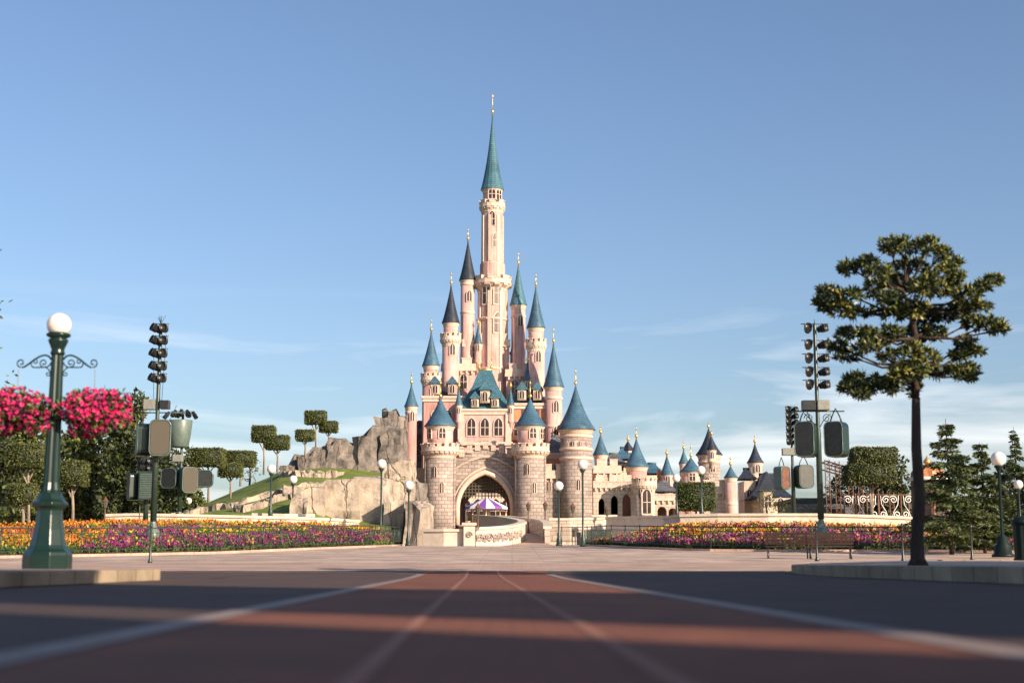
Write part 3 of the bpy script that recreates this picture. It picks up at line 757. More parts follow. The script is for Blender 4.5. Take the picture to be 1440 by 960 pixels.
# --- far village behind the round bush
vil = thing('village_keep', at(999,722,GD+22), 'round brown stone keep with slate cone roof behind the clipped bush', 'tower')
tower(999,GD+22,730,640,602,15,'grey_stone' if False else 'stone',roof='roof_slate',root=vil,zfloor=1,fin=8,n=28,rings=(650,),wins=((664,10,.5,1.0),(684,-20,.5,1.0)),flare=.3,name='keep_wall')
tower(1001,GD+18.6,648,633,612,6,'plaster_cream',roof='roof_slate',root=vil,fin=5,n=16,corb=1.2,wins=((644,0,.3,.7),),name='turret')
bt = thing('blue_cone_tower', at(973,722,GD+16), 'squat pink tower with wide blue cone roof above the clipped bush', 'tower')
tower(973,GD+16,722,664,643,13,'plaster_pink',root=bt,zfloor=1,fin=20,n=24,wins=((676,0,.6,1.1),),name='tower_wall')
bt = thing('slim_turret', at(963,722,GD+19), 'slim pink turret with small teal roof left of the squat tower', 'tower')
tower(963,GD+19,722,652,632,6,'plaster_pink',roof='roof_teal',root=bt,zfloor=1,fin=14,n=18,name='turret_wall')
wl = thing('outer_wall', at(1015,722,GD+6), 'pale battlemented outer wall ending in a pink turret', 'wall')
block(985,1030,GD+6,1.5,684,722,'pale_stone',zfloor=1,crenel=1.1,root=wl)
tower(1029,GD+5,725,672,655,8,'plaster_pink',root=wl,zfloor=1,fin=14,n=20,rings=(708,),name='turret')
# mountain-style house with steep dark roofs
hs = thing('steep_house', at(1080,722,GD+10), 'cream storybook house with steep dark slate roofs and a small tower', 'house')
tower(1064,GD+14,722,651,623,9.5,'plaster_cream',roof='roof_slate',root=hs,zfloor=1,fin=12,n=20,flare=.3,wins=((664,10,.5,.9),),name='tower')
block(1046,1062,GD+12,4,676,722,'plaster_cream',zfloor=1,root=hs,wins=((1054,700,.5,.9),)); hip_roof(1046,1062,GD+12,4,676,658,'roof_slate',root=hs)
block(1066,1112,GD+8,8,700,722,'plaster_cream',zfloor=1,root=hs,wins=((1078,716,.7,1.2),(1098,716,.7,1.2))); hip_roof(1060,1118,GD+8,8,704,664,'roof_slate',root=hs,ridge=.3)
block(1073,1086,GD+6,2,690,722,'plaster_cream',zfloor=1,root=hs,wins=((1080,712,.6,1.2),))
c_ = at(1079,690,GD+6); castle_part(MB().extrude_xz([(c_.x-.9,c_.z),(c_.x+.9,c_.z),(c_.x,c_.z+2)], GD+5.8, GD+8), 'dormer', 'roof_slate', None, hs)

cy_ = thing('courtyard_hall', at(684,738,GD+68), 'cream hall closing the view through the castle gate', 'building')
block(640,730,GD+68,5,690,742,'plaster_cream',zfloor=1,root=cy_,cornice=True,wins=((655,732,1.6,3.2),(672,732,1.6,3.2),(697,732,1.6,3.2),(712,732,1.6,3.2)))
hip_roof(640,730,GD+68,5,690,672,'roof_slate',root=cy_)
# --- carousel glimpsed through the gate
ca = at(684,738,GD+45); car = thing('carousel', ca, 'purple and white striped carousel canopy seen through the gate arch', 'carousel')
mb = MB(); nn = 16; r_ = 3.0; zc = at(684,716,GD+45).z; zt = at(684,700,GD+45).z
for i in range(nn):
    mb.m = i % 2; a0 = 2*PI*i/nn; a1 = 2*PI*(i+1)/nn
    P = [(r_,zc),(r_*.95,zc+.3),(.4,zt)]
    vs = [(ca.x+r*math.cos(t), ca.y+r*math.sin(t), z) for r, z in P for t in (a0,a1)]
    mb.add(vs, [(0,1,3,2),(2,3,5,4)])
mb.build('canopy', ['white_paint','purple_cloth'], car, ca)
MB().lathe([(2.8,ca.z-.4),(2.8,ca.z),(.5,ca.z),(.5,zc)], ca.x, ca.y, 20).build('platform', 'cream_wall', car, ca)
for i in range(8):
    a0 = 2*PI*i/8; MB().tube([(ca.x+2.5*math.cos(a0),ca.y+2.5*math.sin(a0),ca.z),(ca.x+2.5*math.cos(a0),ca.y+2.5*math.sin(a0),zc)], .07, 6).build('pole', 'gold', car, ca)

# ------------------------------------------------------------------ bridge to the gate
def wpts(L): return [at(*p) for p in L]
deck = MB(); 
DK = [(84,.28,3.9,1.36),(88,.30,3.7,1.5),(94,.0,3.0,1.9),(102,-.6,2.6,2.4),(115,-1.6,1.6,3.2),(130,-2.5,.3,3.9),(141,gcx-2.6,gcx+2.6,gzf-.01),(156,gcx-2.6,gcx+2.6,gzf),(200,-20,16,gzf)]
DK[0] = (84,at(735,767,84).x-1.2,at(768,767,84).x+.4,gz(84)+.01)
DK[1] = (90,at(733,762,90).x,at(768,762,90).x,at(750,762,90).z)
DK[2] = (98,at(722,755,98).x-.4,at(764,755,98).x,at(750,756,98).z)
DK[3] = (108,at(708,750,108).x-.5,at(752,750,108).x,at(750,750,108).z)
DK[4] = (122,at(690,744,122).x-1.3,at(728,744,122).x,at(700,744,122).z)
DK[5] = (134,at(683,740,134).x-2.4,at(683,740,134).x+2.4,at(683,740,134).z)
vs = []; fs = []
for y, a, b, z in DK: vs += [(a,y,z),(b,y,z),(b,y,z-.6),(a,y,z-.6)]
for i in range(len(DK)-1):
    for k in range(4): fs.append((i*4+k, i*4+4+k, i*4+4+(k+1) % 4, i*4+(k+1) % 4))
fs.append((3,2,1,0)); deck.add(vs, fs); struct(deck.build('bridge_road', 'paving_pink'))
def cap_wall(name, pts, h, w, mat, label, cat, capm='cream_wall', below=1.5, group=None):
    o = pts[len(pts)//2]; t = thing(name, o, label, cat, group)
    MB().sweep_wall(pts, w, -below, h).build('wall', mat, t, o)
    MB().sweep_wall(pts, w+.18, h+.003, h+.16).build('coping', capm, t, o)
    return t, o
P1 = wpts([(597,768,84),(625,768,83.5),(657,768,83.5)])
cap_wall('bridge_parapet', P1, .85, .35, 'cream_wall', 'plain cream parapet wall left of the bridge entrance', 'wall')
P2 = wpts([(664,768,83.5),(690,767,84),(712,765,85.5),(728,761,89),(735,757,94),(732,753,100),(716,748,109),(702,744,121),(667,740,134)])
tp, to = cap_wall('bridge_parapet', P2, .95, .35, 'cream_wall', 'curved cream bridge parapet with carved scrolls leading to the gate', 'wall')
def scroll(mb, c, r, nrm, tan, thick=.03, turns=1.6, n=18, flip=1):
    pts = []
    for i in range(n):
        t = i/(n-1); rr = r*(1-.85*t); a = flip*turns*2*PI*t
        pts.append(c+tan*rr*math.cos(a)+Vector((0,0,1))*rr*math.sin(a)+nrm)
    mb.tube(pts, thick, 5)
sm_ = MB()
for i in range(12):
    u = .06+i/11*2.9; a_ = P2[int(u)]; b_ = P2[int(u)+1]; p = a_.lerp(b_, u-int(u)); tn = b_-a_; tn.z = 0; tn.normalize(); nr = Vector((tn.y,-tn.x,0))*.2
    scroll(sm_, p+Vector((0,0,.5)), .25, nr, tn, .05, flip=1 if i % 2 else -1)
    scroll(sm_, p+tn*.36+Vector((0,0,.36)), .12, nr, tn, .04, flip=-1 if i % 2 else 1)
sm_.build('carved_scroll', 'stone', tp, to)
pp = at(660,768,83.3); pr = thing('bridge_pier', pp, 'square cream pier with rose panel between the two parapets', 'pier')
MB().box(pp.x-.32,pp.x+.32,pp.y-.32,pp.y+.32,pp.z-.3,pp.z+1.2).build('shaft', 'cream_wall', pr, pp, )
MB().box(pp.x-.42,pp.x+.42,pp.y-.42,pp.y+.42,pp.z+1.203,pp.z+1.36).build('cap', 'trim', pr, pp)
q = MB(); scroll(q, pp+Vector((0,0,.65)), .2, Vector((0,-.34,0)), Vector((1,0,0)), .04); q.build('carved_scroll', 'stone', pr, pp)
P3 = wpts([(770,764,88),(769,757,96),(764,752,103),(752,748,112),(735,744,124),(701,740,134)])
cap_wall('bridge_parapet', P3, .9, .35, 'pale_stone', 'pale stone parapet on the right side of the bridge road', 'wall')
P4 = wpts([(772,751,104),(800,751,104),(835,750,105),(860,748,108)])
cap_wall('moat_wall', P4, 1.0, .4, 'pale_stone', 'long pale moat wall at the foot of the right tower', 'wall')
P5 = wpts([(855,744,100),(900,743,98),(945,743,96)])
cap_wall('moat_wall', P5, .7, .4, 'cream_wall', 'low cream wall below the arcade of the castle wing', 'wall')

# ------------------------------------------------------------------ hill and rocks
def vnoise(x, y, s):
    return math.sin(x*1.7*s+y*.9*s+1.3)*.5+math.sin(x*.8*s-y*2.1*s+4)*.3+math.sin(x*3.3*s+y*3.9*s)*.2
RID = [(150,735),(200,731),(230,726),(265,715),(300,700),(340,683),(378,668),(392,660),(420,655),(450,655),(500,657),(540,662),(600,668),(660,668)]
def ridge_y(px):
    for (a, ya), (b, yb) in zip(RID, RID[1:]):
        if px <= b: return ya+(yb-ya)*max(0,(px-a))/(b-a)
    return 600
def hill_pt(px, t):
    d = 88+42*t; yl = 728+max(0,min(17,(px-440)*.5)); yh = ridge_y(px)+3
    y = yl+(yh-yl)*min(1,max(0,t*1.02))**.85
    p = at(px, y, d); p.z += .18*vnoise(p.x, p.y, .5)*(1 if 0 < t < 1 else 0)
    return p
mb = MB(); vs = []; fs = []; nx = 90; ny = 30
for j in range(ny+1):
    for i in range(nx+1): vs.append(hill_pt(150+(550-150)*i/nx, j/ny))
for i in range(nx+1):
    p = hill_pt(150+(550-150)*i/nx, 1); vs.append(Vector((p.x, 150, 1)))
for j in range(ny+1):
    for i in range(nx): q = j*(nx+1)+i; fs.append((q,q+1,q+nx+2,q+nx+1))
mb.add(vs, fs, None, True); struct(mb.build('grass_hill', 'grass_mat'))
def rock(px0, px1, ytop, ybot, d, depth, seed, rough=.35, lean=.15, pieces=None, mat='rock_mat'):
    "faceted cliff block"
    rnd = random.Random(seed); mb = MB()
    a = at(px0, ytop, d); b = at(px1, ytop, d); z0 = at(px0, ybot, d).z; z1 = a.z
    W = b.x-a.x; H = z1-z0
    nx = max(3,int(W/.5)); nz = max(3,int(H/.6)); ny = max(2,int(depth/1.0))
    def disp(x, y, z):
        cell = math.floor(x*.55+.3*math.sin(z*.4)); st = math.sin(cell*12.9898+seed)*43758.5; st -= math.floor(st)
        hc = math.floor(z*.35+st); s2 = math.sin(hc*78.2+cell*3.1+seed)*9631.7; s2 -= math.floor(s2)
        return (st-.5)*rough*1.8+(s2-.5)*rough+.22*rough*vnoise(x, z, 2.3)+.06*rough*vnoise(z*1.7+3, x*1.9, 5.1)
    grid = {}
    def P(i, j, k):
        x = a.x+W*i/nx; y = d+depth*j/ny; z = z0+H*k/nz
        t = k/nz
        y += disp(x, y, z)+lean*H*.3*t*(1-j/ny); x += disp(y*1.3+5, x, z)*.7
        if k == nz: z += disp(x, 0, y*1.1)*1.1-.4*rough*(j == 0)
        return Vector((x, y, z))
    idx = {}
    vs = []; fs = []
    def vid(i, j, k):
        if (i,j,k) not in idx: idx[(i,j,k)] = len(vs); vs.append(P(i,j,k))
        return idx[(i,j,k)]
    for k in range(nz):
        for i in range(nx): fs.append((vid(i,0,k),vid(i+1,0,k),vid(i+1,0,k+1),vid(i,0,k+1))); fs.append((vid(i+1,ny,k),vid(i,ny,k),vid(i,ny,k+1),vid(i+1,ny,k+1)))
        for j in range(ny): fs.append((vid(0,j+1,k),vid(0,j,k),vid(0,j,k+1),vid(0,j+1,k+1))); fs.append((vid(nx,j,k),vid(nx,j+1,k),vid(nx,j+1,k+1),vid(nx,j,k+1)))
    for i in range(nx):
        for j in range(ny): fs.append((vid(i,j,nz),vid(i+1,j,nz),vid(i+1,j+1,nz),vid(i,j+1,nz)))
    mb.add(vs, fs)
    o = mb.build('rock', mat); return struct(o)
ROCKS = [(455,502,674,762,92,9),(498,540,666,762,92.5,10),(534,562,702,762,91,5),(572,603,704,768,89,4),(548,578,714,768,93,4),
 (425,458,684,762,91,8),(408,432,696,745,90,5),(440,472,636,690,132,6),(470,520,634,690,132,6),(515,552,628,700,131,6),(538,566,606,720,130,8),
 (420,445,642,668,131,5),(540,578,648,745,112,6),(556,590,668,760,125,8),(500,545,604,690,130,6),(455,505,616,680,130,5),(420,460,632,670,129,4),
 (540,566,580,680,138,8),(556,598,585,660,152,8),(398,425,648,668,129,3),(530,548,592,660,132,5),
(395,422,676,700,104,3)]
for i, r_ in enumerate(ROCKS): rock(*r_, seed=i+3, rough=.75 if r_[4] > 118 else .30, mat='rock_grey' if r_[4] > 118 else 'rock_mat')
# pale rock ledges winding over the grass
def ledge(L, wd, seed):
    rnd = random.Random(seed); mb = MB(); pts = [Vector(hill_pt(px, t)) for px, t in L]
    Q = []
    for a, b in zip(pts, pts[1:]):
        for k in range(6): Q.append(a.lerp(b, k/6))
    Q.append(pts[-1]); vs = []; fs = []
    for i, p in enumerate(Q):
        e = rnd.uniform(.7,1.25)
        vs += [p+Vector((0,-wd*e,-.5)), p+Vector((rnd.uniform(-.2,.2),-wd*e*.9,.12+.3*rnd.random())), p+Vector((rnd.uniform(-.2,.2),wd*.6,.28+.3*rnd.random())), p+Vector((0,wd*.9,-.5))]
    for i in range(len(Q)-1):
        for k in range(3): fs.append((i*4+k, i*4+k+1, i*4+5+k, i*4+4+k)[::-1])
    fs += [(0,1,2,3), tuple((len(Q)-1)*4+k for k in (3,2,1,0))]
    mb.add(vs, fs); struct(mb.build('rock', 'rock_mat'))
ledge([(290,.42),(330,.38),(360,.42),(395,.46),(430,.55),(460,.62)], 1.0, 1)
ledge([(330,.22),(350,.20),(375,.24),(400,.32),(430,.35)], 1.1, 2)
ledge([(236,.10),(262,.12),(290,.2)], .7, 3)
ledge([(395,.85),(420,.8),(445,.8),(480,.86)], 1.2, 4)

# ------------------------------------------------------------------ trees
def tree_std(px, ytop, wpx, ybase, d, mats, label, group, name='tree', cat='tree', leaf=.28, dens=34, seed=0, zb=None, nclump=16, trunk='bark', droop=0, thin=False):
    rnd = random.Random(seed); b = at(px, ybase, d)
    if zb is not None: b.z = zb
    top = at(px, ytop, d).z; H = top-b.z; Wd = wpx*mpp(d)/2
    t = thing(name, b, label, cat, group)
    tr = MB(); tr.tube([b+Vector((0,0,-.3)), b+Vector((.05*H*rnd.uniform(-1,1),0,H*.45)), b+Vector((.05*H*rnd.uniform(-1,1),0,H*.85))], [.035*H,.025*H,.008*H], 8)
    cl = []
    z0 = .25 if not thin else .08
    for i in range(nclump):
        f = z0+(.93-z0)*(i+.5)/nclump; ww = Wd*(1-.55*max(0,(f-.45)/.55)**1.5)*(1-.25*max(0,(.4-f)/.4))
        a = rnd.uniform(0,2*PI); q = ww*rnd.uniform(.25,.72)
        c = b+Vector((q*math.cos(a), q*math.sin(a), H*f)); s = ww*rnd.uniform(.42,.62)
        cl.append((c, (s, s, s*rnd.uniform(.55,.8))))
        tr.tube([b+Vector((0,0,H*f*.75)), b.lerp(c,.5)+Vector((0,0,H*f*.3)), c], [.012*H,.008*H,.004*H], 5)
    cl.append((b+Vector((0,0,H*.88)), (Wd*.35,Wd*.35,H*.12)))
    tr.build('trunk', trunk, t, b)
    P, D = ell_points(cl, dens)
    mi = RNG.integers(0, len(mats), len(P))
    leaf_mesh('crown', P, D, leaf, leaf*.55, mats, mi, t, b)
    return t
gl = 'trees at the left edge of the plaza'
LT = [(-25,560,110,742,92,'leaf_dark','dark broad tree cut by the left edge behind the flowers'),(28,588,90,742,98,'leaf_mid','broad olive tree behind the lamp post pedestal'),
 (75,605,80,742,104,'leaf_dark','dark tree right behind the lamp post shaft'),(118,592,90,742,100,'leaf_mid','olive tree between lamp post and spotlight mast'),
 (160,585,80,742,96,'leaf_dark','dark tree below the tallest tree at left'),(186,546,66,742,106,'leaf_mid','tallest tree at left rising just beside the spotlight mast'),
 (228,612,56,742,112,'leaf_dark','dark tree behind the left spotlight mast'),(262,628,50,742,120,'leaf_mid','small tree right of the drum speaker mast')]
for i, (px, yt, wd, yb, d, lm, lab) in enumerate(LT):
    tree_std(px, yt, wd, yb, d, [lm,'leaf_dark' if i % 2 else 'leaf_mid','leaf_olive' if i in (1,3,5,7) else lm], lab, gl, 'broadleaf_tree', seed=i+20, dens=95, leaf=.36, zb=1.5, nclump=24)
# dark undergrowth hedge behind
hg = MB(); a = at(-30,700,112); b = at(230,700,112)
hg.box(a.x,b.x,112,114,1.2,at(0,690,112).z)
P = np.stack([RNG.uniform(a.x,b.x,5000), RNG.uniform(111.6,112.1,5000), RNG.uniform(1.5,at(0,688,112).z+.3,5000)], 1)
hd = leaf_mesh('hedge', P, RNG.normal(size=(5000,3))+np.array([0,-1,.5]), .4, .25, ['leaf_dark'], None, None, ((a.x+b.x)/2,113,1.2), hg)
tag(hd, 'long dark hedge closing the view beneath the trees at left', 'hedge')
# clipped box trees
def box_tree(px, cy, wpx, hpx, ybase, d, label, group, tiers=None, zb=None, lm='leaf_box'):
    b = at(px, ybase, d)
    if zb is not None: b.z = zb
    t = thing('topiary_tree', b, label, 'topiary tree', group)
    s = mpp(d); tr = MB(); core = MB(); core.m = 1; PP = []; DD = []
    for (pc, c_y, w_, h_) in (tiers or [(px, cy, wpx, hpx)]):
        c = at(pc, c_y, d); w, h = w_*s, h_*s; dp = w*.8
        core.cbox(c, (w*.94,dp*.94,h*.9))
        A = [w*h, w*h, dp*h, dp*h, w*dp, w*dp]
        for f, ar in enumerate(A):
            n_ = int(ar*200)+60; u = RNG.uniform(-.5,.5,n_); v = RNG.uniform(-.5,.5,n_); e = .5+RNG.normal(size=n_)*.010+.010*np.sin(u*9+f*2+px)*np.sin(v*8+px*.7)
            cor = 1-.10*np.maximum(0, (np.abs(u)+np.abs(v)-.82))
            ax = [(u*w, -e*dp, v*h),(u*w, e*dp, v*h),(-e*w, u*dp, v*h),(e*w, u*dp, v*h),(u*w, v*dp, e*h),(u*w, v*dp, -e*h)][f]
            nr = [(0,-1,0),(0,1,0),(-1,0,0),(1,0,0),(0,0,1),(0,0,-1)][f]
            q = np.stack(ax, 1)*cor[:,None]+np.array(c)
            PP.append(q); DD.append(np.array(nr)*.5+RNG.normal(size=(n_,3))*.9)
        bt_ = Vector((c.x, c.y, c.z-h/2))
        k = Vector((.04,.02,0))
        tr.tube([b+Vector((0,0,-.2)), b.lerp(bt_,.5)+k, bt_+Vector((0,0,.1))], [.10,.08,.07], 7)
        tr.tube([b.lerp(bt_,.75), bt_+Vector((w*.25,0,.1))], [.06,.03], 6); tr.tube([b.lerp(bt_,.7), bt_+Vector((-w*.27,0,.1))], [.06,.03], 6)
    tr.build('trunk', 'bark_pale', t, b)
    leaf_mesh('crown', np.concatenate(PP), np.concatenate(DD), .12, .08, [lm,'leaf_dark'], None, t, b, core)
gt = 'box-clipped trees on the grassy hill'
BT = [(371,610,30,21,664,124,'square clipped tree standing left and tallest of the lower hill pair'),(390,622,31,18,660,120,'square clipped tree in front and right of the tall one'),
 (429,612,24,14,641,128,'small square clipped tree lowest of the ridge trio'),(444,587,28,17,636,130,'highest square clipped tree on the ridge'),(462,600,24,14,631,131,'square clipped tree right of the highest one on the ridge'),
 (293,643,43,23,703,108,'wide square clipped tree leftmost on the lower slope'),(338,645,39,20,680,120,'dark wide square clipped tree on the skyline of the lower slope'),(324,661,30,17,697,112,'low square clipped tree between two wide ones'),]
for r_ in BT: box_tree(*r_[:6], r_[6], gt)
g2_ = 'box-clipped trees under the tall trees at left'
for r_ in [(32,694,36,25,745,76,'low square clipped tree at the far left'),(40,641,50,30,744,86,'big square clipped tree above the low one at far left'),(102,666,38,32,744,80,'tall square clipped tree right of the lamp pedestal')]: box_tree(*r_[:6], r_[6], g2_)
box_tree(1225,650,62,22,735,84,'two-tier clipped tree beside the ornate fence at right', None, tiers=[(1227,641,58,20),(1222,667,64,25)])
# round-edged clipped bush on legs beside the castle wing
box_tree(978,698,49,36,724,100,'green clipped bush between two globe lamps right of the castle', None, lm='leaf_mid')

# ---- the big tree on the right
def hero_tree():
    d = 30; b = at(1291,796,d); b.z = .30
    t = thing('broadleaf_tree', b, 'large open-crowned tree with dark trunk on the right pavement', 'tree')
    def c2(x, y): return (1080+x*.5208, 320+y*.5208)
    CL = [(330,45,34,22),(372,48,40,20),(430,50,34,24),(468,72,26,20),(225,108,46,20),(270,95,30,18),(300,120,38,22),(498,98,26,32),(508,135,22,22),
     (165,172,38,14),(215,180,50,16),(150,205,28,22),(195,215,46,24),(245,228,46,16),(290,165,42,24),(330,195,34,24),(385,100,46,24),(350,140,46,22),(455,125,44,24),(430,160,52,26),
     (480,165,44,24),(535,180,44,24),(580,160,30,18),(612,142,28,15),(520,222,40,20),(570,215,34,15),(600,262,42,20),(550,255,34,18),(625,275,20,12),
     (345,228,40,26),(400,215,36,26),(430,240,40,26),(470,232,38,22),(225,285,42,13),(265,282,26,12),(185,318,28,20),(215,345,38,14),(270,318,40,16),(300,300,30,14),(325,345,26,12),
     (330,285,34,20),(400,290,40,28),(445,285,36,22),(385,335,32,26),(430,350,34,28),(400,385,34,28),(360,395,34,20),(340,425,34,22),(395,430,16,26),(365,372,22,14),
     (530,312,34,13),(560,332,26,13),(515,345,26,12),(505,382,28,14),(535,402,32,16),(545,378,20,10),(240,408,38,13),(215,432,32,12),(275,430,40,16),(300,412,26,12),(250,450,24,10),(450,395,16,12)]
    s = mpp(d, 500)
    rnd = random.Random(5); cl = []; tr = MB()
    tb = [(1291,796),(1293.5,700),(1288.5,630),(1288,560)]
    tp_ = [b+Vector((0,0,-.1))]+[at(x, y, d) for x, y in tb[1:]]
    tr.tube([b+Vector((0,0,-.05)), b+Vector((0,0,.12)), b+Vector((0,0,.5))]+tp_[1:], [.24,.155,.135,.12,.108,.09], 12)
    lead = [at(*c2(397,460),d), at(*c2(402,380),d+.1), at(*c2(398,300),d), at(*c2(385,220),d-.1), at(*c2(365,170),d), at(*c2(385,90),d)]
    tr.tube(lead, [.09,.085,.075,.06,.04,.02], 8)
    forks = lead[1:5]
    cc = []
    for (x, y, rx_, ry_) in CL:
        px, py = c2(x, y); far = abs(x-400)/250
        dd = d+rnd.uniform(-1.0,1.0)*(1.05-.55*far); c = at(px, py, dd)
        cc.append(c)
        rr = (rx_*.5208*s*.97, rx_*.5208*s*.95, ry_*.5208*s*.92); cl.append((c, rr))
        f = min(forks, key=lambda q: (q-c).length+max(0,(q.z-c.z))*1.4)
        mid = f.lerp(c,.5)+Vector((0,0,-.10-.05*rnd.random()))
        for _ in range(5):
            e = c+Vector((rnd.uniform(-1,1)*rx_*.5208*s, rnd.uniform(-.3,.3), rnd.uniform(-.6,.9)*ry_*.5208*s)); tr.tube([mid.lerp(c,.5), e.lerp(c,.4)+Vector((0,0,-.02)), e], [.012,.009,.004], 4)
        tr.tube([f, f.lerp(mid,.6)+Vector((rnd.uniform(-.05,.05),0,.02)), mid, c], [.045,.035,.026,.010], 6)
    tr.build('trunk', 'bark', t, b)
    # tufts of long leaves
    PP = []; DD = []; MI = []
    for c, r in cl:
        nt_ = int(600*(r[0]*r[2]+.02)+8)
        dv = RNG.normal(size=(nt_,3)); dv /= np.linalg.norm(dv, axis=1, keepdims=True)
        pos = np.array(c)+dv*np.array(r)*(RNG.uniform(.1,1,nt_)**.5)[:,None]
        for p, q in zip(pos, dv):
            k = RNG.integers(7,12); ax = q+np.array([0,0,.7]); ax /= np.linalg.norm(ax)
            PP.append(np.repeat(p[None], k, 0)+RNG.normal(size=(k,3))*.006); DD.append(ax*.7+RNG.normal(size=(k,3))*.65)
            g = RNG.random(); MI.append(np.where(RNG.random(k) < (.7 if g > .86 else .05), 3, RNG.integers(0,3,k)))  # some tufts get pale gold leaves: a sunlit look put into the colour
    leaf_mesh('crown', np.concatenate(PP), np.concatenate(DD), .135, .042, ['leaf_dark','leaf_mid','leaf_olive','leaf_gold_lit'], np.concatenate(MI), t, b)
hero_tree()
# ---- spruce with drooping tiers
def conifer(px, ytop, wpx, ybase, d, label, seed, lm=('leaf_fir','leaf_mid'), tiers=14, group=None):
    rnd = random.Random(seed); b = at(px, ybase, d); b.z = gz(d)
    top = at(px, ytop, d).z; H = top-b.z; Wd = wpx*mpp(d)/2
    t = thing('conifer_tree', b, label, 'conifer', group)
    tr = MB().tube([b+Vector((0,0,-.2)), b+Vector((.04,0,H*.5)), b+Vector((0,0,H))], [.03*H*.6,.02*H*.6,.01], 8)
    PP = []; DD = []
    for k in range(tiers):
        f = (k+.5)/tiers; z = H*(.06+.92*f); ww = 1.2*Wd*(1-f)**.8+.08
        for j in range(rnd.randint(7,9)):
            a = rnd.uniform(0,2*PI); L = ww*rnd.uniform(.45,1.25); zz = z+rnd.uniform(-.5,.5)*H/tiers
            e = Vector((math.cos(a), math.sin(a), 0))
            path = [b+Vector((0,0,zz)), b+e*L*.5+Vector((0,0,zz+.10*L)), b+e*L+Vector((0,0,zz-.03*L+.02))]
            tr.tube(path, [.025,.018,.006], 4)
            m = int(120*L)+12; u = RNG.uniform(.12,1.03,m)
            q = np.array([tuple(path[0].lerp(path[2],x)) for x in u]); q[:,2] += .10*L*np.sin(u*PI)
            side = np.array([-e.y, e.x, 0]); lat = RNG.uniform(-1,1,m)*(.30*L*(1.15-u)+.06)
            q += side*lat[:,None]; q[:,2] -= np.abs(lat)*.3+RNG.uniform(0,.08,m)
            PP.append(q); DD.append(np.array(e)*.6+side*np.sign(lat)[:,None]*.7+RNG.normal(size=(m,3))*.3+np.array([0,0,-.35]))
    tr.build('trunk', 'bark', t, b)
    P = np.concatenate(PP); leaf_mesh('crown', P, np.concatenate(DD), .22, .06, list(lm), RNG.integers(0,len(lm),len(P)), t, b)
conifer(1338,588,112,770,62,'tall spruce with drooping branches behind the right pavement',3)
conifer(1385,622,84,770,64,'shorter spruce merging with the tall one on its right',4)
conifer(1434,600,40,760,95,'slender conifer cut by the right edge',6)
gr_ = 'trees beyond the ornate fence at right'
for i, (px, yt, wd, d, lm, lab) in enumerate([(1268,640,46,100,'leaf_dark','small dark tree between the trunk and the clipped tree'),(1232,648,80,108,'leaf_dark','dark broad tree behind the two-tier clipped tree'),
    (1414,650,60,98,'leaf_dark','dark tree behind the globe lamp at far right'),(1465,640,70,90,'leaf_dark','dark tree cut by the right edge'),(1180,668,50,115,'leaf_dark','dark tree behind the rusty pergola')]):
    tree_std(px, yt, wd, 745, d, [lm,'leaf_mid' if i == 0 else lm], lab, gr_, 'broadleaf_tree', seed=i+50, dens=90, leaf=.32, zb=1.5, nclump=16)
tree_std(350,640,34,690,140,['leaf_mid','leaf_olive'],'grey green tree peeping over the grassy hill',None,'broadleaf_tree',seed=77,dens=18,leaf=.3,nclump=10)
tree_std(-68,120,130,800,40,['leaf_dark','leaf_olive'],'tree just outside the left edge with one twig showing',None,'broadleaf_tree',seed=81,dens=16,leaf=.16,nclump=22)
# small grey-green shrubs by the steep house
for px, yb, wd, h_, lab in ((1078,724,30,34,'spiky grey shrub in front of the steep house'),(1100,724,22,16,'low grey shrub right of the spiky one')):
    b = at(px, yb, 95); t = thing('shrub', b, lab, 'shrub'); s = mpp(95)
    P, D = ell_points([(b+Vector((0,0,h_*s*.5)), (wd*s*.5,wd*s*.4,h_*s*.5))], 130)
    leaf_mesh('foliage', P, D+np.array([0,0,1.0]), .35, .05, ['leaf_mid','leaf_box'], RNG.integers(0,2,len(P)), t, b)
    MB().tube([b+Vector((0,0,-.3)), b+Vector((0,0,h_*s*.5))], .05, 6).build('stem', 'bark', t, b)

# ------------------------------------------------------------------ flower beds
def interp(L, x):
    for a, b in zip(L, L[1:]):
        if x <= b[0]:
            t = max(0,(x-a[0])/(b[0]-a[0])); return [a[k]+(b[k]-a[k])*t for k in range(1,len(a))]
    return list(L[-1][1:])
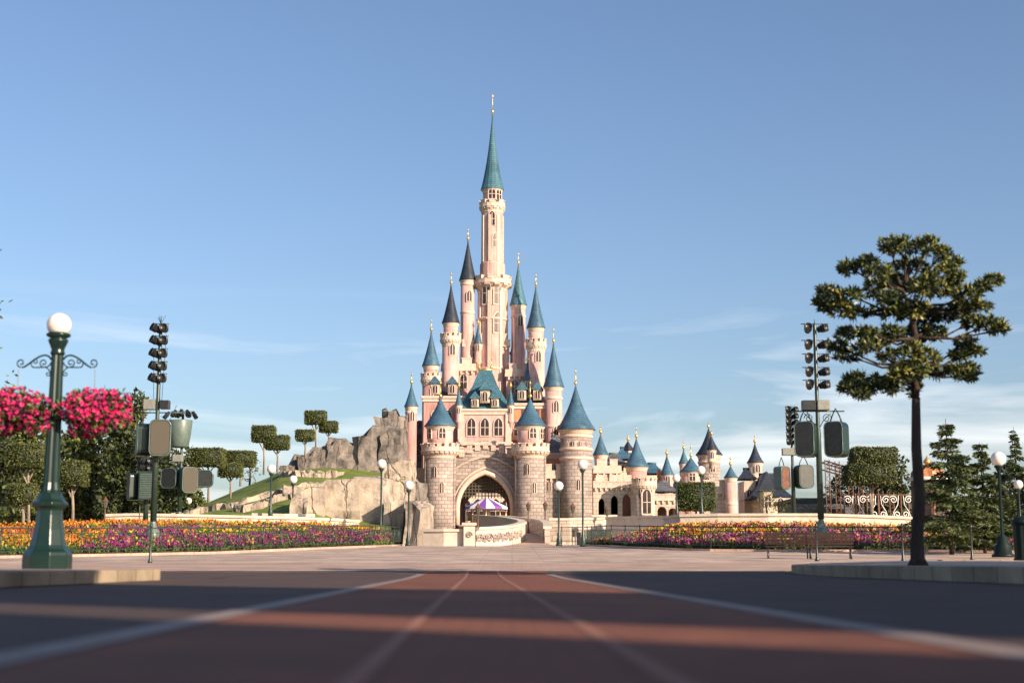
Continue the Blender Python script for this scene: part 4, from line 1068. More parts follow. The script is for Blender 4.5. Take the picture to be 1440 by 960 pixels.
# (px, near row, far row, far depth)
LB = [(-60,786,740,80),(0,784,740,80),(150,781,734,82),(300,778,735,82),(440,772,737,84),(520,769,744,84),(572,766.5,760,86)]
RB = [(822,767,764,83),(900,771,746,82),(950,773,736,81),(1000,774,734,81),(1100,775,734,80),(1200,775,736,80),(1300,775,742,78),(1400,776,752,74),(1500,777,760,72)]
def bed(prof, px0, px1, label, seed, colour):
    def P(px, t):
        yn, yf, df = interp(prof, px); dn = d_for(yn)+.7; df = max(df, dn+1)
        a = at(px, yn-1.5, dn); a.z = gz(dn)+.12; b = at(px, yf+(4 if px < 600 else 7), df); q = a.lerp(b, t); q.z -= .06*t; q.z += .55*math.sin(t*PI)*(b.z-a.z)*.25
        return q
    mb = MB(); vs = []; fs = []; nx = 60; ny = 8
    for j in range(ny+1):
        for i in range(nx+1): vs.append(P(px0+(px1-px0)*i/nx, j/ny))
    for j in range(ny):
        for i in range(nx): q = j*(nx+1)+i; fs.append((q,q+1,q+nx+2,q+nx+1))
    for i in range(nx+1):
        p = vs[i]; vs.append(Vector((p.x, p.y, gz(p.y)-.05)))
    o_ = (nx+1)*(ny+1)
    for i in range(nx): fs.append((o_+i, o_+i+1, i+1, i))
    mb.add(vs, fs, None, True); struct(mb.build('bed_soil', 'soil'))
    N = 14000; PP = []; DD = []; MI = []; 
    for _ in range(N):
        px = random.uniform(px0, px1); t = random.random()**1.25
        if t > 1: continue
        p = P(px, t); c = colour(px, t)
        if vnoise(p.x, p.y, 1.6) < -.28 and random.random() < .75: c = 5
        h = .13+.16*random.random()+.05*vnoise(p.x, p.y, .9)+(.12 if c in (3,4) else 0)
        base = np.array(p)
        for k in range(4): PP.append(base+RNG.normal(size=3)*.05+np.array([0,0,h*.35*(k%2)])); DD.append(np.array([RNG.normal()*.6,RNG.normal()*.6,.8])); MI.append(5)
        for k in range(3 if random.random() < .5 else 1): PP.append(base+np.array([RNG.normal()*.06,RNG.normal()*.06,h*RNG.uniform(.6,1.0)])); DD.append(np.array([RNG.normal()*.8,RNG.normal()*.8-.2,.9])); MI.append(c)
    o = leaf_mesh('bedding_flowers', np.array(PP), np.array(DD), .15, .09, ['fl_pink','fl_magenta','fl_violet','fl_orange','fl_yellow','leaf_fresh','fl_red'], np.array(MI), None, tuple(P((px0+px1)/2,.3)))
    tag(o, label, 'flowers', None, 'stuff')
def colL(px, t):
    wv = .06*math.sin(px/38)+.05*math.sin(px/17+1)
    r = random.random(); u = t+wv
    if r < .12: return random.choice([1,3,4,5])
    if px < 110+40*math.sin(t*5) or (px < 230 and u > .6):
        if u < .08: return 5 if r < .6 else 4
        if u < .36: return 3 if r < .6 else (4 if r < .8 else 5)
        if u < .60: return 6 if r < .45 else (2 if r < .8 else 3)
        return 3 if r < .65 else (4 if r < .8 else 1)
    if u < .35: return 1 if r < .62 else 2
    if u < .55: return (4 if r < .5 else 5) if math.sin(px/45) > -.2 else (1 if r < .5 else 2)
    if u < .74: return 1 if r < .4 else (2 if r < .7 else 5)
    return 3 if r < .5 else (4 if r < .8 else 5)
def colR(px, t):
    wv = .06*math.sin(px/31+2)+.05*math.sin(px/14+1)
    r = random.random(); u = t+wv
    if r < .12: return random.choice([1,3,4,5])
    if u < .32: return 1 if r < .6 else 2
    if u < .5: return (4 if r < .4 else 5 if r < .7 else 3) if math.sin(px/50) > 0 else (1 if r < .5 else 2)
    if u < .66: return 5 if r < .45 else (2 if r < .7 else 1)
    if u < .8: return 6 if r < .5 else 1
    return 3 if r < .4 else (4 if r < .75 else 5)
bed(LB,-60,570,'massed orange, yellow and magenta bedding flowers filling the bed at left',1,colL)
bed(RB,824,1480,'massed magenta and yellow bedding flowers filling the bed at right',2,colR)
# cream retaining walls above the beds
def planter(L, h, label, below=2, mat='cream_wall'):
    cap_wall('planter_wall', wpts(L), h, .45, mat, label, 'wall', below=below)
planter([(150,733,84),(190,732,84),(250,733,84),(340,735,84.5),(420,737,85.5),(470,739,87),(500,741,90)], .28, 'long curved cream retaining wall above the left flower bed')
planter([(355,730,88),(400,731,88),(440,731,89)], .22, 'short upper cream wall at the foot of the grassy hill')
planter([(938,737,85),(960,734,83),(1010,733,82.5),(1080,733,82),(1150,733,82),(1220,735,82),(1290,738,82)], .3, 'long curved cream retaining wall above the right flower bed')
# pale kerbs round the beds
def bedkerb(L, label):
    pts = []
    for px, y in L:
        d = d_for(y)-.2; p = at(px, y, d); p.z = gz(d); pts.append(p)
    struct(MB().sweep_wall(pts, .3, -.1, .10).build('bed_kerb', 'paving_pink'))
bedkerb([(-80,786),(0,784.5),(75,783),(150,781.5),(225,780),(300,778.5),(370,775.5),(440,772.5),(520,769.5),(572,767.5)], 'l')
bedkerb([(822,768),(860,769.5),(900,771.5),(950,773.5),(1000,774.5),(1100,775.5),(1200,775.5),(1300,775.5),(1400,776.5),(1500,777.5)], 'r')

# ------------------------------------------------------------------ railings
def fence(L, h, label, gap=.17):
    pts = []
    for px, y in L:
        d = d_for(y); p = at(px, y, d); p.z = gz(d)+.08; pts.append(p)
    o = pts[len(pts)//2]; t = thing('iron_railing', o, label, 'railing')
    up = lambda z: [p+Vector((0,0,z)) for p in pts]
    for z, r_ in ((h,.032),(h-.2,.018),(.16,.02)): MB().tube(up(z), r_, 6).build('rail', 'green_grey_paint', t, o)
    bars = MB(); posts = []; 
    for a, b in zip(pts, pts[1:]):
        L_ = (b-a).length; k = max(1,int(L_/gap))
        for i in range(k):
            p = a.lerp(b, i/k); bars.add([p+Vector(v) for v in [(-.009,-.009,.16),(.009,-.009,.16),(.009,.009,.16),(-.009,.009,.16),(-.009,-.009,h-.2),(.009,-.009,h-.2),(.009,.009,h-.2),(-.009,.009,h-.2)]], [(0,1,5,4),(1,2,6,5),(2,3,7,6),(3,0,4,7)])
        k = max(1, round(L_/1.9))
        for i in range(k): posts.append(a.lerp(b, i/k))
    posts.append(pts[-1])
    bars.build('baluster_row', 'green_grey_paint', t, o)['kind'] = 'stuff'
    for p in posts: MB().lathe([(.05,-.08),(.05,-.02),(.028,0),(.028,h-.02),(.045,h),(.045,h+.05),(.0,h+.1)], p.x, p.y, 6).add([],[]) if False else MB().tube([p+Vector((0,0,-.08)), p+Vector((0,0,h+.06))], .03, 6).build('post', 'green_grey_paint', t, o)
fence([(-60,785),(0,784),(75,782.5),(150,781),(225,779.5),(300,778),(370,775),(440,772),(520,769),(572,767)], 1.05, 'green iron railing curving round the left flower bed')
fence([(765,766),(790,767),(820,767.5),(860,769),(900,771),(950,773),(1000,774),(1100,775),(1200,775),(1300,775),(1400,776),(1480,777)], 1.05, 'green iron railing curving round the right flower bed')
# ------------------------------------------------------------------ globe lamps
def globe_lamp(px, yg, ybase, d, label, grp='green globe lamps round the plaza', gr=.28, zb=None, mat='green_grey_paint', big=False):
    b = at(px, ybase, d)
    if zb is not None: b.z = zb
    zg = at(px, yg, d).z; h = zg-gr-b.z; t = thing('globe_lamp', b, label, 'street lamp', grp)
    k = 2.2 if big else 1
    MB().lathe([(.19*k,0),(.19*k,.10),(.15*k,.14),(.14*k,.42),(.10*k,.5),(.085*k,.75),(.06,.82),(.05,h-.3)], n=14).build('post', mat, t)
    MB().lathe([(.05,h-.3),(.07,h-.28),(.06,h-.2),(.12,h-.08),(.17,h-.02),(.17,h+.02),(.12,h+.03)], n=14).build('lamp_collar', mat, t)
    MB().ball((0,0,h+gr), gr, 22, 14).build('globe', 'opal_glass', t)
    return t
GLP = [(535,652,768,83.5,None,'globe lamp before the cliff left of the bridge'),(574,682,767.5,84,None,'globe lamp at the right end of the left railing'),
 (786,683,767,84,None,'globe lamp right of the bridge road'),(820,653,768,78,None,'tall globe lamp before the right castle tower'),
 (380,659,728,87,None,'globe lamp behind the left flowers at the foot of the hill'),(411,674,729,96,None,'globe lamp just right of the hill-foot lamp'),
 (264,704,732,118,None,'small globe lamp beside the speaker masts'),(345,716,732,122,None,'lowest small globe lamp on the green slope'),
 (952,672,727,98,None,'globe lamp left of the clipped bush'),(987,661,727,90,None,'globe lamp in front of the clipped bush'),
 (1411,645,783,54,None,'dark globe lamp at the right edge of the plaza'),(1436,681,752,88,None,'globe lamp cut by the right edge')]
for i, (px, yg, yb, d, z, lab) in enumerate(GLP):
    globe_lamp(px, yg, yb, d, lab, zb=gz(d) if yb > 760 and i != 10 else None, mat='dark_green_paint' if i == 10 else 'green_grey_paint', big=(i == 10))
# small box under one lamp
b = at(814,758,77.7); t = thing('junction_box', b, 'small black box strapped low on the tall globe lamp', 'box'); MB().box(-.12,.12,-.1,.1,-.3,.35).build('case', 'black_paint', t, bevel=.02)
MB().box(-.14,.14,-.12,.12,.353,.38).build('lid', 'black_paint', t)
# small rose lanterns on the bridge and moat wall
def lantern(px, yt, yb, d, label):
    b = at(px, yb, d); h = at(px, yt, d).z-b.z; t = thing('lantern', b, label, 'lantern', 'small bronze lanterns near the gate')
    MB().lathe([(.12,-.3),(.10,0.05),(.05,.2),(.04,h-.75)], n=8).build('post', 'rust', t)
    MB().lathe([(.10,h-.75),(.17,h-.35)], n=6, smooth=False).build('lamp_glass', 'tan_grille', t)
    MB().lathe([(.22,h-.35),(.06,h-.12),(.0,h)], n=6, smooth=False).build('lamp_cap', 'rust', t)
for a in [(743,704,746,110,'bronze lantern right beside the gate arch'),(767,703,746,108,'bronze lantern between the gate and the square wall'),(806,706,748,104,'bronze lantern before the right castle tower'),(854,710,748,104,'bronze lantern before the arcade'),(672,706,758,90,'bronze lantern on the bridge left of the arch'),(147,697,735,92,'thin bronze lantern under the left trees')]: lantern(*a)
# toy-like white pavilion spire under the left trees
b = at(158,727,96); t = thing('white_pavilion', b, 'tiny white pavilion with red pointed roof under the left trees', 'pavilion')
MB().lathe([(.42,-.6),(.42,.9)], n=6, smooth=False).build('wall', 'white_paint', t)
MB().lathe([(.55,.9),(.3,1.25),(.06,2.1),(.01,2.5)], n=6, smooth=False).build('roof', 'rust', t)
for a in (-90,-30,-150): MB().box(-.1,.1,-.01,.02,.1,.7, Matrix.Rotation(R(a+90),4,'Z') @ Matrix.Translation((0,-.38,0))).build('window', 'window_dark', t)

# ------------------------------------------------------------------ hero lamp post at left, with hanging baskets
def hero_lamp():
    d = 25; b = at(66,799,d); b.z = .215; s = mpp(d, 650)
    t = thing('lamp_post', b, 'big dark green cast iron lamp post with white globe on the left pavement', 'street lamp')
    H = at(83,457,d).z-b.z      # globe centre height
    z = lambda y: H*(799-y)/(799-457)
    ped = MB(); ped.lathe([(.42,0),(.42,z(780)),(.405,z(776)),(.34,z(771)),(.31,z(766)),(.255,z(745)),(.225,z(725)),(.22,z(718)),(.235,z(716)),(.30,z(712)),(.31,z(708)),(.24,z(703)),(.19,z(694))], n=8, smooth=False, a0=PI/8)
    ped.build('pedestal', 'green_paint', t, bevel=.012)
    MB().lathe([(.19,z(694)),(.165,z(690)),(.145,z(680)),(.135,z(640)),(.105,z(500)),(.10,z(497))], n=24, flute=.13, smooth=False).build('shaft', 'green_paint', t)
    MB().lathe([(.115,z(500)),(.13,z(497)),(.11,z(494)),(.12,z(490)),(.17,z(481)),(.175,z(478)),(.13,z(477.5)),(.14,z(476)),(.21,z(473)),(.21,z(470)),(.15,z(468)),(.12,z(466))], n=20).build('capital', 'green_paint', t)
    MB().ball((0,0,H), .215, 40, 24).build('globe', 'opal_glass', t)
    for sg in (-1,1):
        br = MB(); zz = z(508)
        def cur(P, r=.014): br.tube([Vector((sg*x, 0, zz+y)) for x, y in P], r, 7)
        def bez(*c, n=14):
            out = []
            for i in range(n+1):
                u = i/n; P = [Vector(p) for p in c]
                while len(P) > 1: P = [a.lerp(b_, u) for a, b_ in zip(P, P[1:])]
                out.append((P[0].x, P[0].y))
            return out
        def spir(cx, cy, r, a0, turns, fl=1): return [(cx+r*(1-.75*i/16)*math.cos(a0+fl*turns*2*PI*i/16), cy+r*(1-.75*i/16)*math.sin(a0+fl*turns*2*PI*i/16)) for i in range(17)]
        cur(bez((.11,.02),(.16,.14),(.30,.14),(.42,.02),(.55,-.13),(.62,-.12)), .017)
        cur(spir(.64,-.04,.08,-PI/2,1.1), .013)
        cur(bez((.11,-.03),(.14,-.13),(.20,-.12),(.40,-.12)), .012)
        cur(bez((.40,-.12),(.47,-.12),(.47,-.03),(.44,.0)), .012)
        cur(spir(.24,-.04,.075,-PI/2,1.2), .012); cur(spir(.39,-.02,.055,0,1.1,1), .011)
        cur(bez((.10,-.30),(.11,-.20),(.14,-.14),(.2,-.125)), .011); cur(spir(.155,-.235,.045,PI,1.0,1), .010)
        br.build('scroll_bracket', 'green_paint', t)
    for sg in (-1,1):
        c = Vector((b.x+sg*.68, d, b.z+z(577))); zz = b.z+z(518)
        t2 = thing('hanging_basket', c, 'basket of pink petunias hanging on the %s of the lamp post' % ('left bracket' if sg < 0 else 'right bracket'), 'flower basket', 'hanging flower baskets')
        ch = MB()
        for k in range(14):
            q = Vector((c.x+sg*0.0, d, zz-.02-k*.038)); ch.tube([q+Vector((0,0,0)), q+Vector((.010*(k % 2*2-1),0,-.02)), q+Vector((0,0,-.042))], .006, 5)
        ch.build('chain', 'bark_pale', t2, c)
        MB().lathe([(.05,c.z-.26),(.25,c.z-.2),(.36,c.z-.02),(.37,c.z+.02),(.33,c.z+.02)], c.x, c.y, 16).build('basket', 'soil', t2, c)
        rb = random.Random(int(sg)+9); ctr = [(c, (.54,.44,.36))]+[(c+Vector((rb.uniform(-.48,.46), rb.uniform(-.28,.22), rb.uniform(-.34,.22))), (rb.uniform(.16,.30),rb.uniform(.16,.28),rb.uniform(.12,.24))) for _ in range(16)]
        P, D = ell_points(ctr, 1300); k = RNG.random(len(P)) < .8; P, D = P[k], D[k]
        leaf_mesh('leaves', P, D, .09, .05, ['leaf_mid','leaf_fresh','leaf_dark'], RNG.integers(0,3,len(P)), t2, c)
        # trumpet blooms: five petals each
        PP = []; DD = []; MI = []
        for cc, r in ctr:
            nfl = int(900*r[0]*r[2])+8; dv = RNG.normal(size=(nfl,3)); dv /= np.linalg.norm(dv, axis=1, keepdims=True)
            pos = np.array(cc)+dv*np.array(r)*RNG.uniform(.86,1.06,nfl)[:,None]
            for p, q in zip(pos, dv):
                a1 = np.cross(q, RNG.normal(size=3)); a1 /= np.linalg.norm(a1); b1 = np.cross(q, a1); m_ = 0 if RNG.random() < .8 else 1
                for j in range(5):
                    an = 2*PI*j/5; PP.append(p+q*.01); DD.append(a1*math.cos(an)+b1*math.sin(an)+q*.35); MI.append(m_)
        leaf_mesh('blooms', np.array(PP), np.array(DD), .052, .055, ['fl_pink','fl_magenta'], np.array(MI), t2, c, jitter=.2)
hero_lamp()

# ------------------------------------------------------------------ spotlight and loudspeaker masts
def can(mb_body, c, yaw, pitch, r=.17, L=.42):
    T = Matrix.Translation(c) @ Matrix.Rotation(yaw,4,'Z') @ Matrix.Rotation(pitch,4,'X') @ Matrix.Rotation(-PI/2,4,'X')
    mb_body.lathe([(r*.5,-L*.55),(r*.75,-L*.5),(r*.8,-L*.2),(r,-L*.1),(r,L*.45),(r*1.06,L*.45),(r*1.06,L*.5),(r*.9,L*.5),(r*.85,L*.35),(.01,L*.32)], n=14, M4=T)
def round_box(w, dp, h, r, n=6):
    P = []
    for cx, cz, a0 in ((w/2-r,h/2-r,0),(-w/2+r,h/2-r,PI/2),(-w/2+r,-h/2+r,PI),(w/2-r,-h/2+r,1.5*PI)):
        for i in range(n+1): a = a0+PI/2*i/n; P.append((cx+r*math.cos(a), cz+r*math.sin(a)))
    return P
def speaker(t, c, w, h, dp, yaw, front='tan_grille', case='green_grey_paint', bracket=True, tilt=0):
    T = Matrix.Translation(c) @ Matrix.Rotation(yaw,4,'Z') @ Matrix.Rotation(tilt,4,'X')
    body = MB().extrude_xz(round_box(w,dp,h,w*.28), -dp/2, dp/2, T).build('loudspeaker', case, t, bevel=.02)
    MB().extrude_xz(round_box(w*.84,dp,h*.9,w*.24), -dp/2-.02, -dp/2+.01, T).build('grille', front, body)
    rim = [T @ Vector((x,-dp/2-.005,z)) for x, z in round_box(w*.93,dp,h*.96,w*.26)]; rim.append(rim[0])
    MB().tube(rim, .022, 5).build('rim', 'light_green_paint', body)
    if bracket:
        q = [T @ Vector(p) for p in [(-w*.32,0,h/2-.1),(-w*.2,0,h/2+.25),(0,0,h/2+.62),(w*.2,0,h/2+.25),(w*.32,0,h/2-.1)]]
        MB().tube(q, .035, 6).build('yoke', 'green_grey_paint', body)
def mast(px, ytop, ybase, d, label, tiers, lights_dx, nrow=2, head=True, faces='left'):
    b = at(px, ybase, d); zt = lambda y: at(px, y, d).z-b.z; H = zt(ytop)
    t = thing('equipment_mast', b, label, 'mast', 'masts of spotlights and loudspeakers')
    MB().lathe([(.30,-.5),(.30,.05),(.26,.08),(.24,.12),(.16,.35),(.11,.5),(.11,.6)], n=14).build('base', 'light_green_paint', t)
    MB().lathe([(.15,.5),(.13,H*.45),(.095,H*.5),(.085,H*.97),(.07,H*.975),(.02,H*.985),(.01,H)], n=12).build('pole', 'green_grey_paint', t)
    for k, y in enumerate(tiers):
        z = zt(y)
        br = MB().tube([(-lights_dx*1.9,0,z+.22),(lights_dx*1.9,0,z+.22)], .022, 6)
        br.build('crossbar', 'black_paint', t)
        for j in range(nrow):
            f = -1 if j == 0 else 1
            mb = MB(); yaw = R((-25 if faces == 'left' else 20)*(1)+f*25); c = Vector((f*lights_dx, -.12, z-.02))
            can(mb, c, PI+yaw, R(22 if f < 0 else 8), .19, .46)
            mb.tube([c+Vector((-.17,0,.0)), c+Vector((-.17,0,.2)), c+Vector((0,0,.25)), c+Vector((.17,0,.2)), c+Vector((.17,0,0))], .014, 5)
            mb.build('spotlight', 'black_paint', t)
    return t, b, zt
# left mast
t, b, zt = mast(215,448,748,66,'tall mast of black spotlights with two loudspeakers at left',[462,479,497,515,532],.20)
s = mpp(66)
ft = MB()
for k in range(5): ft.tube([(0,0,zt(455)),(RNG.normal()*.15,0,zt(447)+RNG.uniform(0,.12))], .012, 5)
ft.build('bird_spike', 'black_paint', t)
MB().box(-.62,-.1,-.25,.2,zt(576),zt(562)).build('control_box', 'grey_case', t, bevel=.02); MB().box(.12,.55,-.2,.2,zt(575),zt(563)).build('control_box', 'black_paint', t, bevel=.02)
MB().tube([(-1.1,0,zt(580)),(1.3,0,zt(580))], .03, 6).build('arm', 'green_grey_paint', t)
speaker(t, Vector(((223-215)*s,-.4,zt(617))), 1.0, 1.7, .55, R(12), bracket=False)
speaker(t, Vector(((196-215)*s,.1,zt(618))), .95, 1.5, .6, R(-70), front='black_paint', case='green_paint', bracket=False)
# cabling between devices
cb = MB()
for x0, x1, y0, y1 in ((.2,.9,585,570),(-.3,-.9,578,600),(.15,.6,640,600),(.1,-.6,655,625),(.1,.3,560,470),(-.1,-.25,560,500)): cb.tube([(x0,-.1,zt(y0)),((x0+x1)/2,-.12,zt(y0)-.35),(x1,-.1,zt(y1))], .012, 5)
cb.build('cable', 'black_paint', t)
# second left mast with a drum shaped speaker
t, b, zt = mast(252,575,730,92,'shorter mast with a pale drum speaker behind the left mast',[583],.4)
s = mpp(92)
dr = MB().lathe([(.5,zt(629)),(.58,zt(627)),(.70,zt(610)),(.78,zt(592)),(.76,zt(591)),(.4,zt(590))], -.15, 0, 20); dr.build('drum_speaker', 'light_green_paint', t)
for k in range(5):
    a = -1.2+k*.6; mb = MB(); can(mb, Vector((-.1+a*.75,-.2,zt(588)+.1+.25*math.cos(a))), PI+a*.8, R(-50), .14, .5); mb.build('spotlight', 'black_paint', t)
can_c = Vector((-.1,-.5,zt(644))); MB().box(-.42,.22,-.7,-.3,zt(650),zt(640)).build('control_box', 'grey_case', t, bevel=.04)
speaker(t, Vector(((263-252)*s,-.1,zt(675))), 1.1, 1.7, .7, R(35), bracket=False)
speaker(t, Vector(((238-252)*s,.3,zt(672))), 1.2, 1.3, .8, R(-20), front='black_paint', case='green_paint', bracket=False)
speaker(t, Vector(((282-252)*s,.6,zt(672))), 1.2, 1.1, .8, R(10), front='black_paint', case='green_paint', bracket=False)
# third: slatted grille speaker on lattice
t, b, zt = mast(204,640,745,80,'low lattice mast with a slatted speaker at far left',[648,658],.25)
lz = MB()
for x in (-.35,.35): lz.tube([(x,0,0),(x,0,zt(645))], .03, 6)
for k in range(6): lz.tube([(-.35,0,zt(645+k*4.5)),(.35,0,zt(645+k*4.5))], .018, 5)
lz.build('lattice', 'light_green_paint', t)
sp = MB().cbox(Vector((.1,-.35,zt(683))), (.85,.5,1.6)).build('loudspeaker', 'green_grey_paint', t, bevel=.03); gm = MB()
for k in range(14): gm.box(-.24,.44,-.64,-.60,zt(683)-.7+k*.1,zt(683)-.65+k*.1)
gm.build('grille', 'light_green_paint', sp)
speaker(t, Vector((-.75,.1,zt(684))), .7, 1.5, .6, R(-60), front='black_paint', case='green_paint', bracket=False)
# right mast
t, b, zt = mast(1155,449,745,66,'tall mast with paired spotlights and two hung loudspeakers at right',[462,485,504,523,541],.34,faces='right')
s = mpp(66)
MB().box(-.72,-.08,-.2,.2,zt(577),zt(563)).build('control_box', 'black_paint', t, bevel=.03); MB().box(-.04,.55,-.28,.2,zt(577),zt(563)).build('control_box', 'grey_case', t, bevel=.04)
MB().tube([(-1.2,0,zt(578)),(1.25,0,zt(578))], .035, 6).build('arm', 'green_grey_paint', t)
sc2 = MB()
for sg in (-1,1): scroll(sc2, Vector((sg*.42,0,zt(588))), .22, Vector((0,-.03,0)), Vector((sg,0,0)), .022); sc2.tube([(sg*.1,0,zt(600)),(sg*.25,0,zt(592)),(sg*.62,0,zt(581))], .022, 6)
sc2.build('scroll_bracket', 'green_grey_paint', t)
speaker(t, Vector(((1137-1155)*s,-.1,zt(618))), .95, 1.65, .75, R(-25), front='black_paint', case='green_paint')
speaker(t, Vector(((1180-1155)*s,-.1,zt(618))), .95, 1.65, .75, R(-35), front='black_paint', case='green_paint')
t, b, zt = mast(1117,570,735,98,'distant mast of small spotlights with two round-cornered loudspeakers',[576,585,594,603,612,621],.22,faces='right')
s = mpp(98)
MB().box(-.7,.3,-.25,.2,zt(640),zt(630)).build('control_box', 'grey_case', t, bevel=.03)
speaker(t, Vector(((1101-1117)*s,-.1,zt(672))), .95, 1.6, .7, R(40), front='rust', case='light_green_paint')
speaker(t, Vector(((1132-1117)*s,-.1,zt(670))), 1.2, 1.6, .7, R(20), front='black_paint', case='green_paint')

# ------------------------------------------------------------------ benches, bollards, bin
def bench():
    t = thing('park_bench', (0,0,0), 'bench', 'bench', 'slatted park benches by the right railing')
    W = 1.65
    st = MB(); bk = MB()
    for k in range(5): st.box(-W/2,W/2,-.24+k*.10,-.16+k*.10,.43,.465)
    for k in range(4):
        T = Matrix.Translation((0,.27+.05*k*.4,.56+k*.115)) @ Matrix.Rotation(R(-12),4,'X'); bk.box(-W/2,W/2,-.015,.02,-.04,.045,T)
    st.build('seat', 'wood', t); bk.build('backrest', 'wood', t)
    for x in (-W/2+.1, W/2-.1):
        lg = MB(); lg.tube([(x,-.30,0),(x,-.20,.22),(x,-.24,.42),(x,.22,.42),(x,.26,.7),(x,.34,1.0)], .028, 6)
        lg.tube([(x,.36,0),(x,.20,.2),(x,.22,.42)], .028, 6); lg.tube([(x,-.22,.42),(x,-.25,.62),(x,.1,.66),(x,.26,.64)], .024, 6)
        lg.build('leg', 'black_paint', t)
    return t
b1 = bench(); spots = [(1168,783,53,'wooden slatted bench before the right mast'),(1108,783,54,'wooden slatted bench left of the one before the mast')]
for i, (px, py, d, lab) in enumerate(spots):
    o = b1 if i == 0 else copy_tree(b1)
    p = at(px, py, d); o.location = (p.x, d, gz(d)); o['label'] = lab; o.rotation_euler.z = R(180-(12 if i else 8))
def bollard(px, ybase, ytop, d, label, grp, mat='black_paint', slim=False, zb=None):
    b = at(px, ybase, d); 
    if zb is not None: b.z = zb
    h = at(px, ytop, d).z-b.z; t = thing('bollard', b, label, 'bollard', grp)
    k = .6 if slim else 1
    MB().lathe([(.13*k,0),(.13*k,.06),(.085*k,.12),(.075*k,.3),(.055*k,.34),(.05*k,h*.82),(.075*k,h*.84),(.05*k,h*.87)], n=12).build('post', mat, t)
    MB().lathe([(.05*k,h*.87),(.085*k,h*.92),(.07*k,h*.97),(.01,h)], n=12).build('knob', mat, t)
gb = 'slim dark bollards round the plaza'
for a in [(1149,784,735,50,'black bollard in front of the benches'),(1270,785,735,49,'black bollard left of the big tree trunk'),(1367,783,737,51,'black bollard before the spruce trees')]: bollard(*a, gb, slim=True, zb=gz(a[3]))
bollard(211,789,735,48,'slim green post standing below the left spotlight mast',None,'green_grey_paint',True,zb=gz(48))
b = at(1440,790,40); b.z = gz(40)+.3; t = thing('litter_bin', b, 'dark green ribbed litter bin cut by the right edge', 'bin')
MB().lathe([(.27,0),(.27,.06),(.24,.08),(.26,.95),(.29,1.0)], n=24, flute=.05, smooth=False).build('body', 'dark_green_paint', t); MB().lathe([(.3,1.0),(.29,1.08),(.2,1.18),(.05,1.22)], n=24).build('lid', 'dark_green_paint', t)
# planting boxes / low cream kerb before spruces at right
struct(MB().sweep_wall([at(1322,792,46)*1, at(1380,792,46), at(1430,792,46)], .5, -.3, .12).build('low_kerb', 'kerb_stone'))

# ------------------------------------------------------------------ rusty pergola, scroll fence, copper dome kiosk
D_ = 92
b = at(1202,733,D_); t = thing('ornate_pergola', b, 'rusty brown lattice pergola behind the right flower bed', 'pergola')
pg = [(1166,646),(1180,646),(1198,648),(1212,650),(1240,690),(1255,690),(1282,692)]
for px, yt in pg:
    a_ = at(px, 733, D_+(1.5 if px in (1180,1212,1255) else 0)); zt_ = at(px, yt, D_).z
    mb = MB()
    for dx in (-.14,.14): mb.tube([(a_.x+dx,a_.y,a_.z-1),(a_.x+dx,a_.y,zt_)], .035, 6)
    z = a_.z; k = 0
    while z < zt_-.3: mb.tube([(a_.x-.14,a_.y,z),(a_.x+.14,a_.y,z+.25)] if k % 2 else [(a_.x+.14,a_.y,z),(a_.x-.14,a_.y,z+.25)], .018, 4); z += .25; k += 1
    mb.build('post', 'rust', t, b)
bm = MB(); x0 = at(1162,648,D_); x1 = at(1243,672,D_)
for dz in (0,-.45): bm.tube([(x0.x,D_,x0.z+dz),(x1.x,D_,x1.z+dz)], .05, 6); bm.tube([(x0.x,D_+1.5,x0.z+dz),(x1.x,D_+1.5,x1.z+dz)], .05, 6)
for k in range(14):
    p = Vector((x0.x,D_,x0.z)).lerp(Vector((x1.x,D_,x1.z)), k/13); bm.tube([p+Vector((0,0,-.45)), p+Vector((.14,0,0))], .02, 4); bm.tube([p, p+Vector((0,1.5,0))], .03, 4)
bm.build('beam', 'rust', t, b)
b = at(1235,731,88); t = thing('scroll_fence', b, 'white wrought iron scroll fence in front of the pergola', 'fence')
fm = MB(); X0 = at(1188,731,88).x; X1 = at(1284,731,88).x
for z in (0,1.55): fm.tube([(X0,88,b.z+z),(X1,88,b.z+z)], .03, 6)
fm.build('rail', 'rust', t, b)
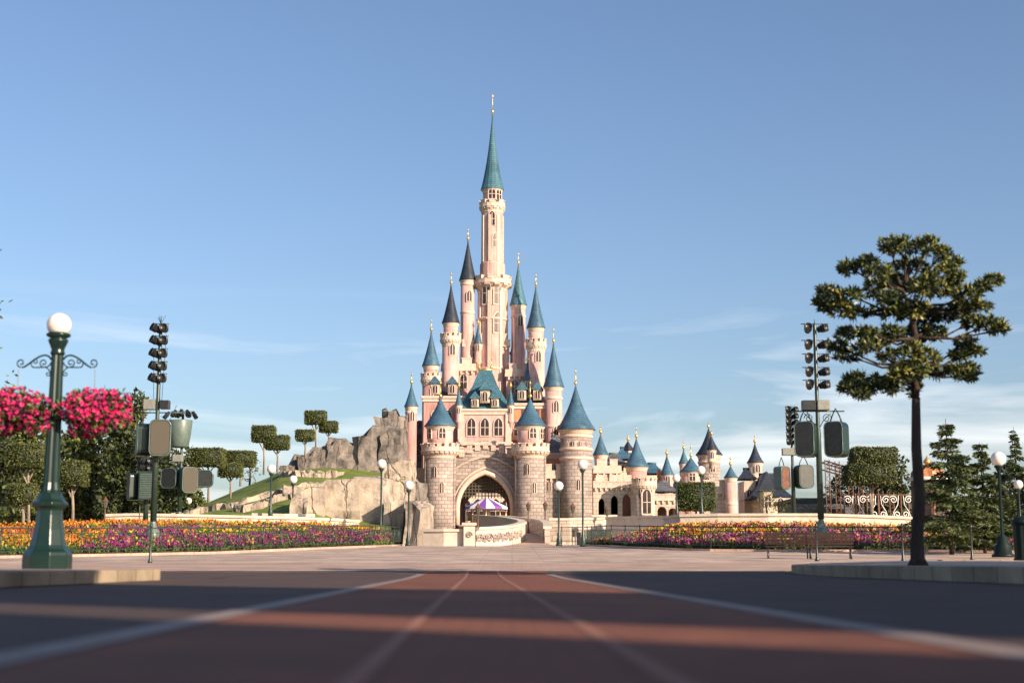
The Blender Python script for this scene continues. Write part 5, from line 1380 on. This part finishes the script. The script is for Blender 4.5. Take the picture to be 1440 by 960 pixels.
for k in range(6):
    c = Vector((X0+(k+.5)*(X1-X0)/6, 88, b.z+.75)); q = MB(); f = 1 if k % 2 else -1
    scroll(q, c+Vector((f*.12,0,.5)), .27, Vector((0,0,0)), Vector((f,0,0)), .035); scroll(q, c+Vector((-f*.1,0,-.4)), .26, Vector((0,0,0)), Vector((-f,0,0)), .035, flip=-1)
    q.tube([c+Vector((f*.3,0,-.75)), c+Vector((f*.1,0,-.2)), c+Vector((-f*.15,0,.2)), c+Vector((-f*.2,0,.75))], .03, 5); q.build('scroll_panel', 'white_paint', t, b)
for k in range(7): MB().tube([(X0+k*(X1-X0)/6,88,b.z-.4),(X0+k*(X1-X0)/6,88,b.z+1.65)], .045, 6).build('post', 'rust', t, b)
b = at(1308,745,84); t = thing('copper_kiosk', b, 'small kiosk with ribbed copper dome behind the trunk and spruce', 'kiosk')
zt = lambda y: at(1308, y, 84).z-b.z
MB().lathe([(1.0,0),(1.0,zt(676))], n=8, smooth=False).build('wall', 'rust', t)
MB().lathe([(1.15,zt(676)),(1.2,zt(674)),(1.05,zt(671))], n=24).build('cornice', 'white_paint', t)
MB().lathe([(1.02,zt(671)),(.98,zt(664)),(.75,zt(658)),(.3,zt(654)),(.1,zt(652))], n=24, flute=.06, smooth=False).build('dome', 'copper', t)
MB().lathe([(.1,zt(652)),(.25,zt(650)),(.2,zt(647)),(.05,zt(643)),(.01,zt(640))], n=12).build('finial', 'gold', t)
for k in range(8): a = 2*PI*(k+.5)/8; MB().box(-.22,.22,-.02,.03,zt(735),zt(684), Matrix.Rotation(a,4,'Z') @ Matrix.Translation((0,-.95,0))).build('window', 'window_dark', t)
# dark low hall behind right trees
hb = at(1340,745,112); t = thing('dark_hall', hb, 'low dark building behind the spruces at right', 'building')
x0 = at(1120,700,112).x; x1 = at(1500,700,112).x
MB().box(x0,x1,112,120,1.5,at(1340,705,112).z).build('wall', 'roof_grey', t, hb); MB().box(x0-.3,x1+.3,111.7,120.3,at(1340,705,112).z+.003,at(1340,700,112).z).build('roof', 'roof_slate', t, hb)
for k in range(10): x = x0+(k+.5)*(x1-x0)/10; MB().box(x-.6,x+.6,111.93,111.99,2.4,4.6).build('window', 'window_dark', t, hb)
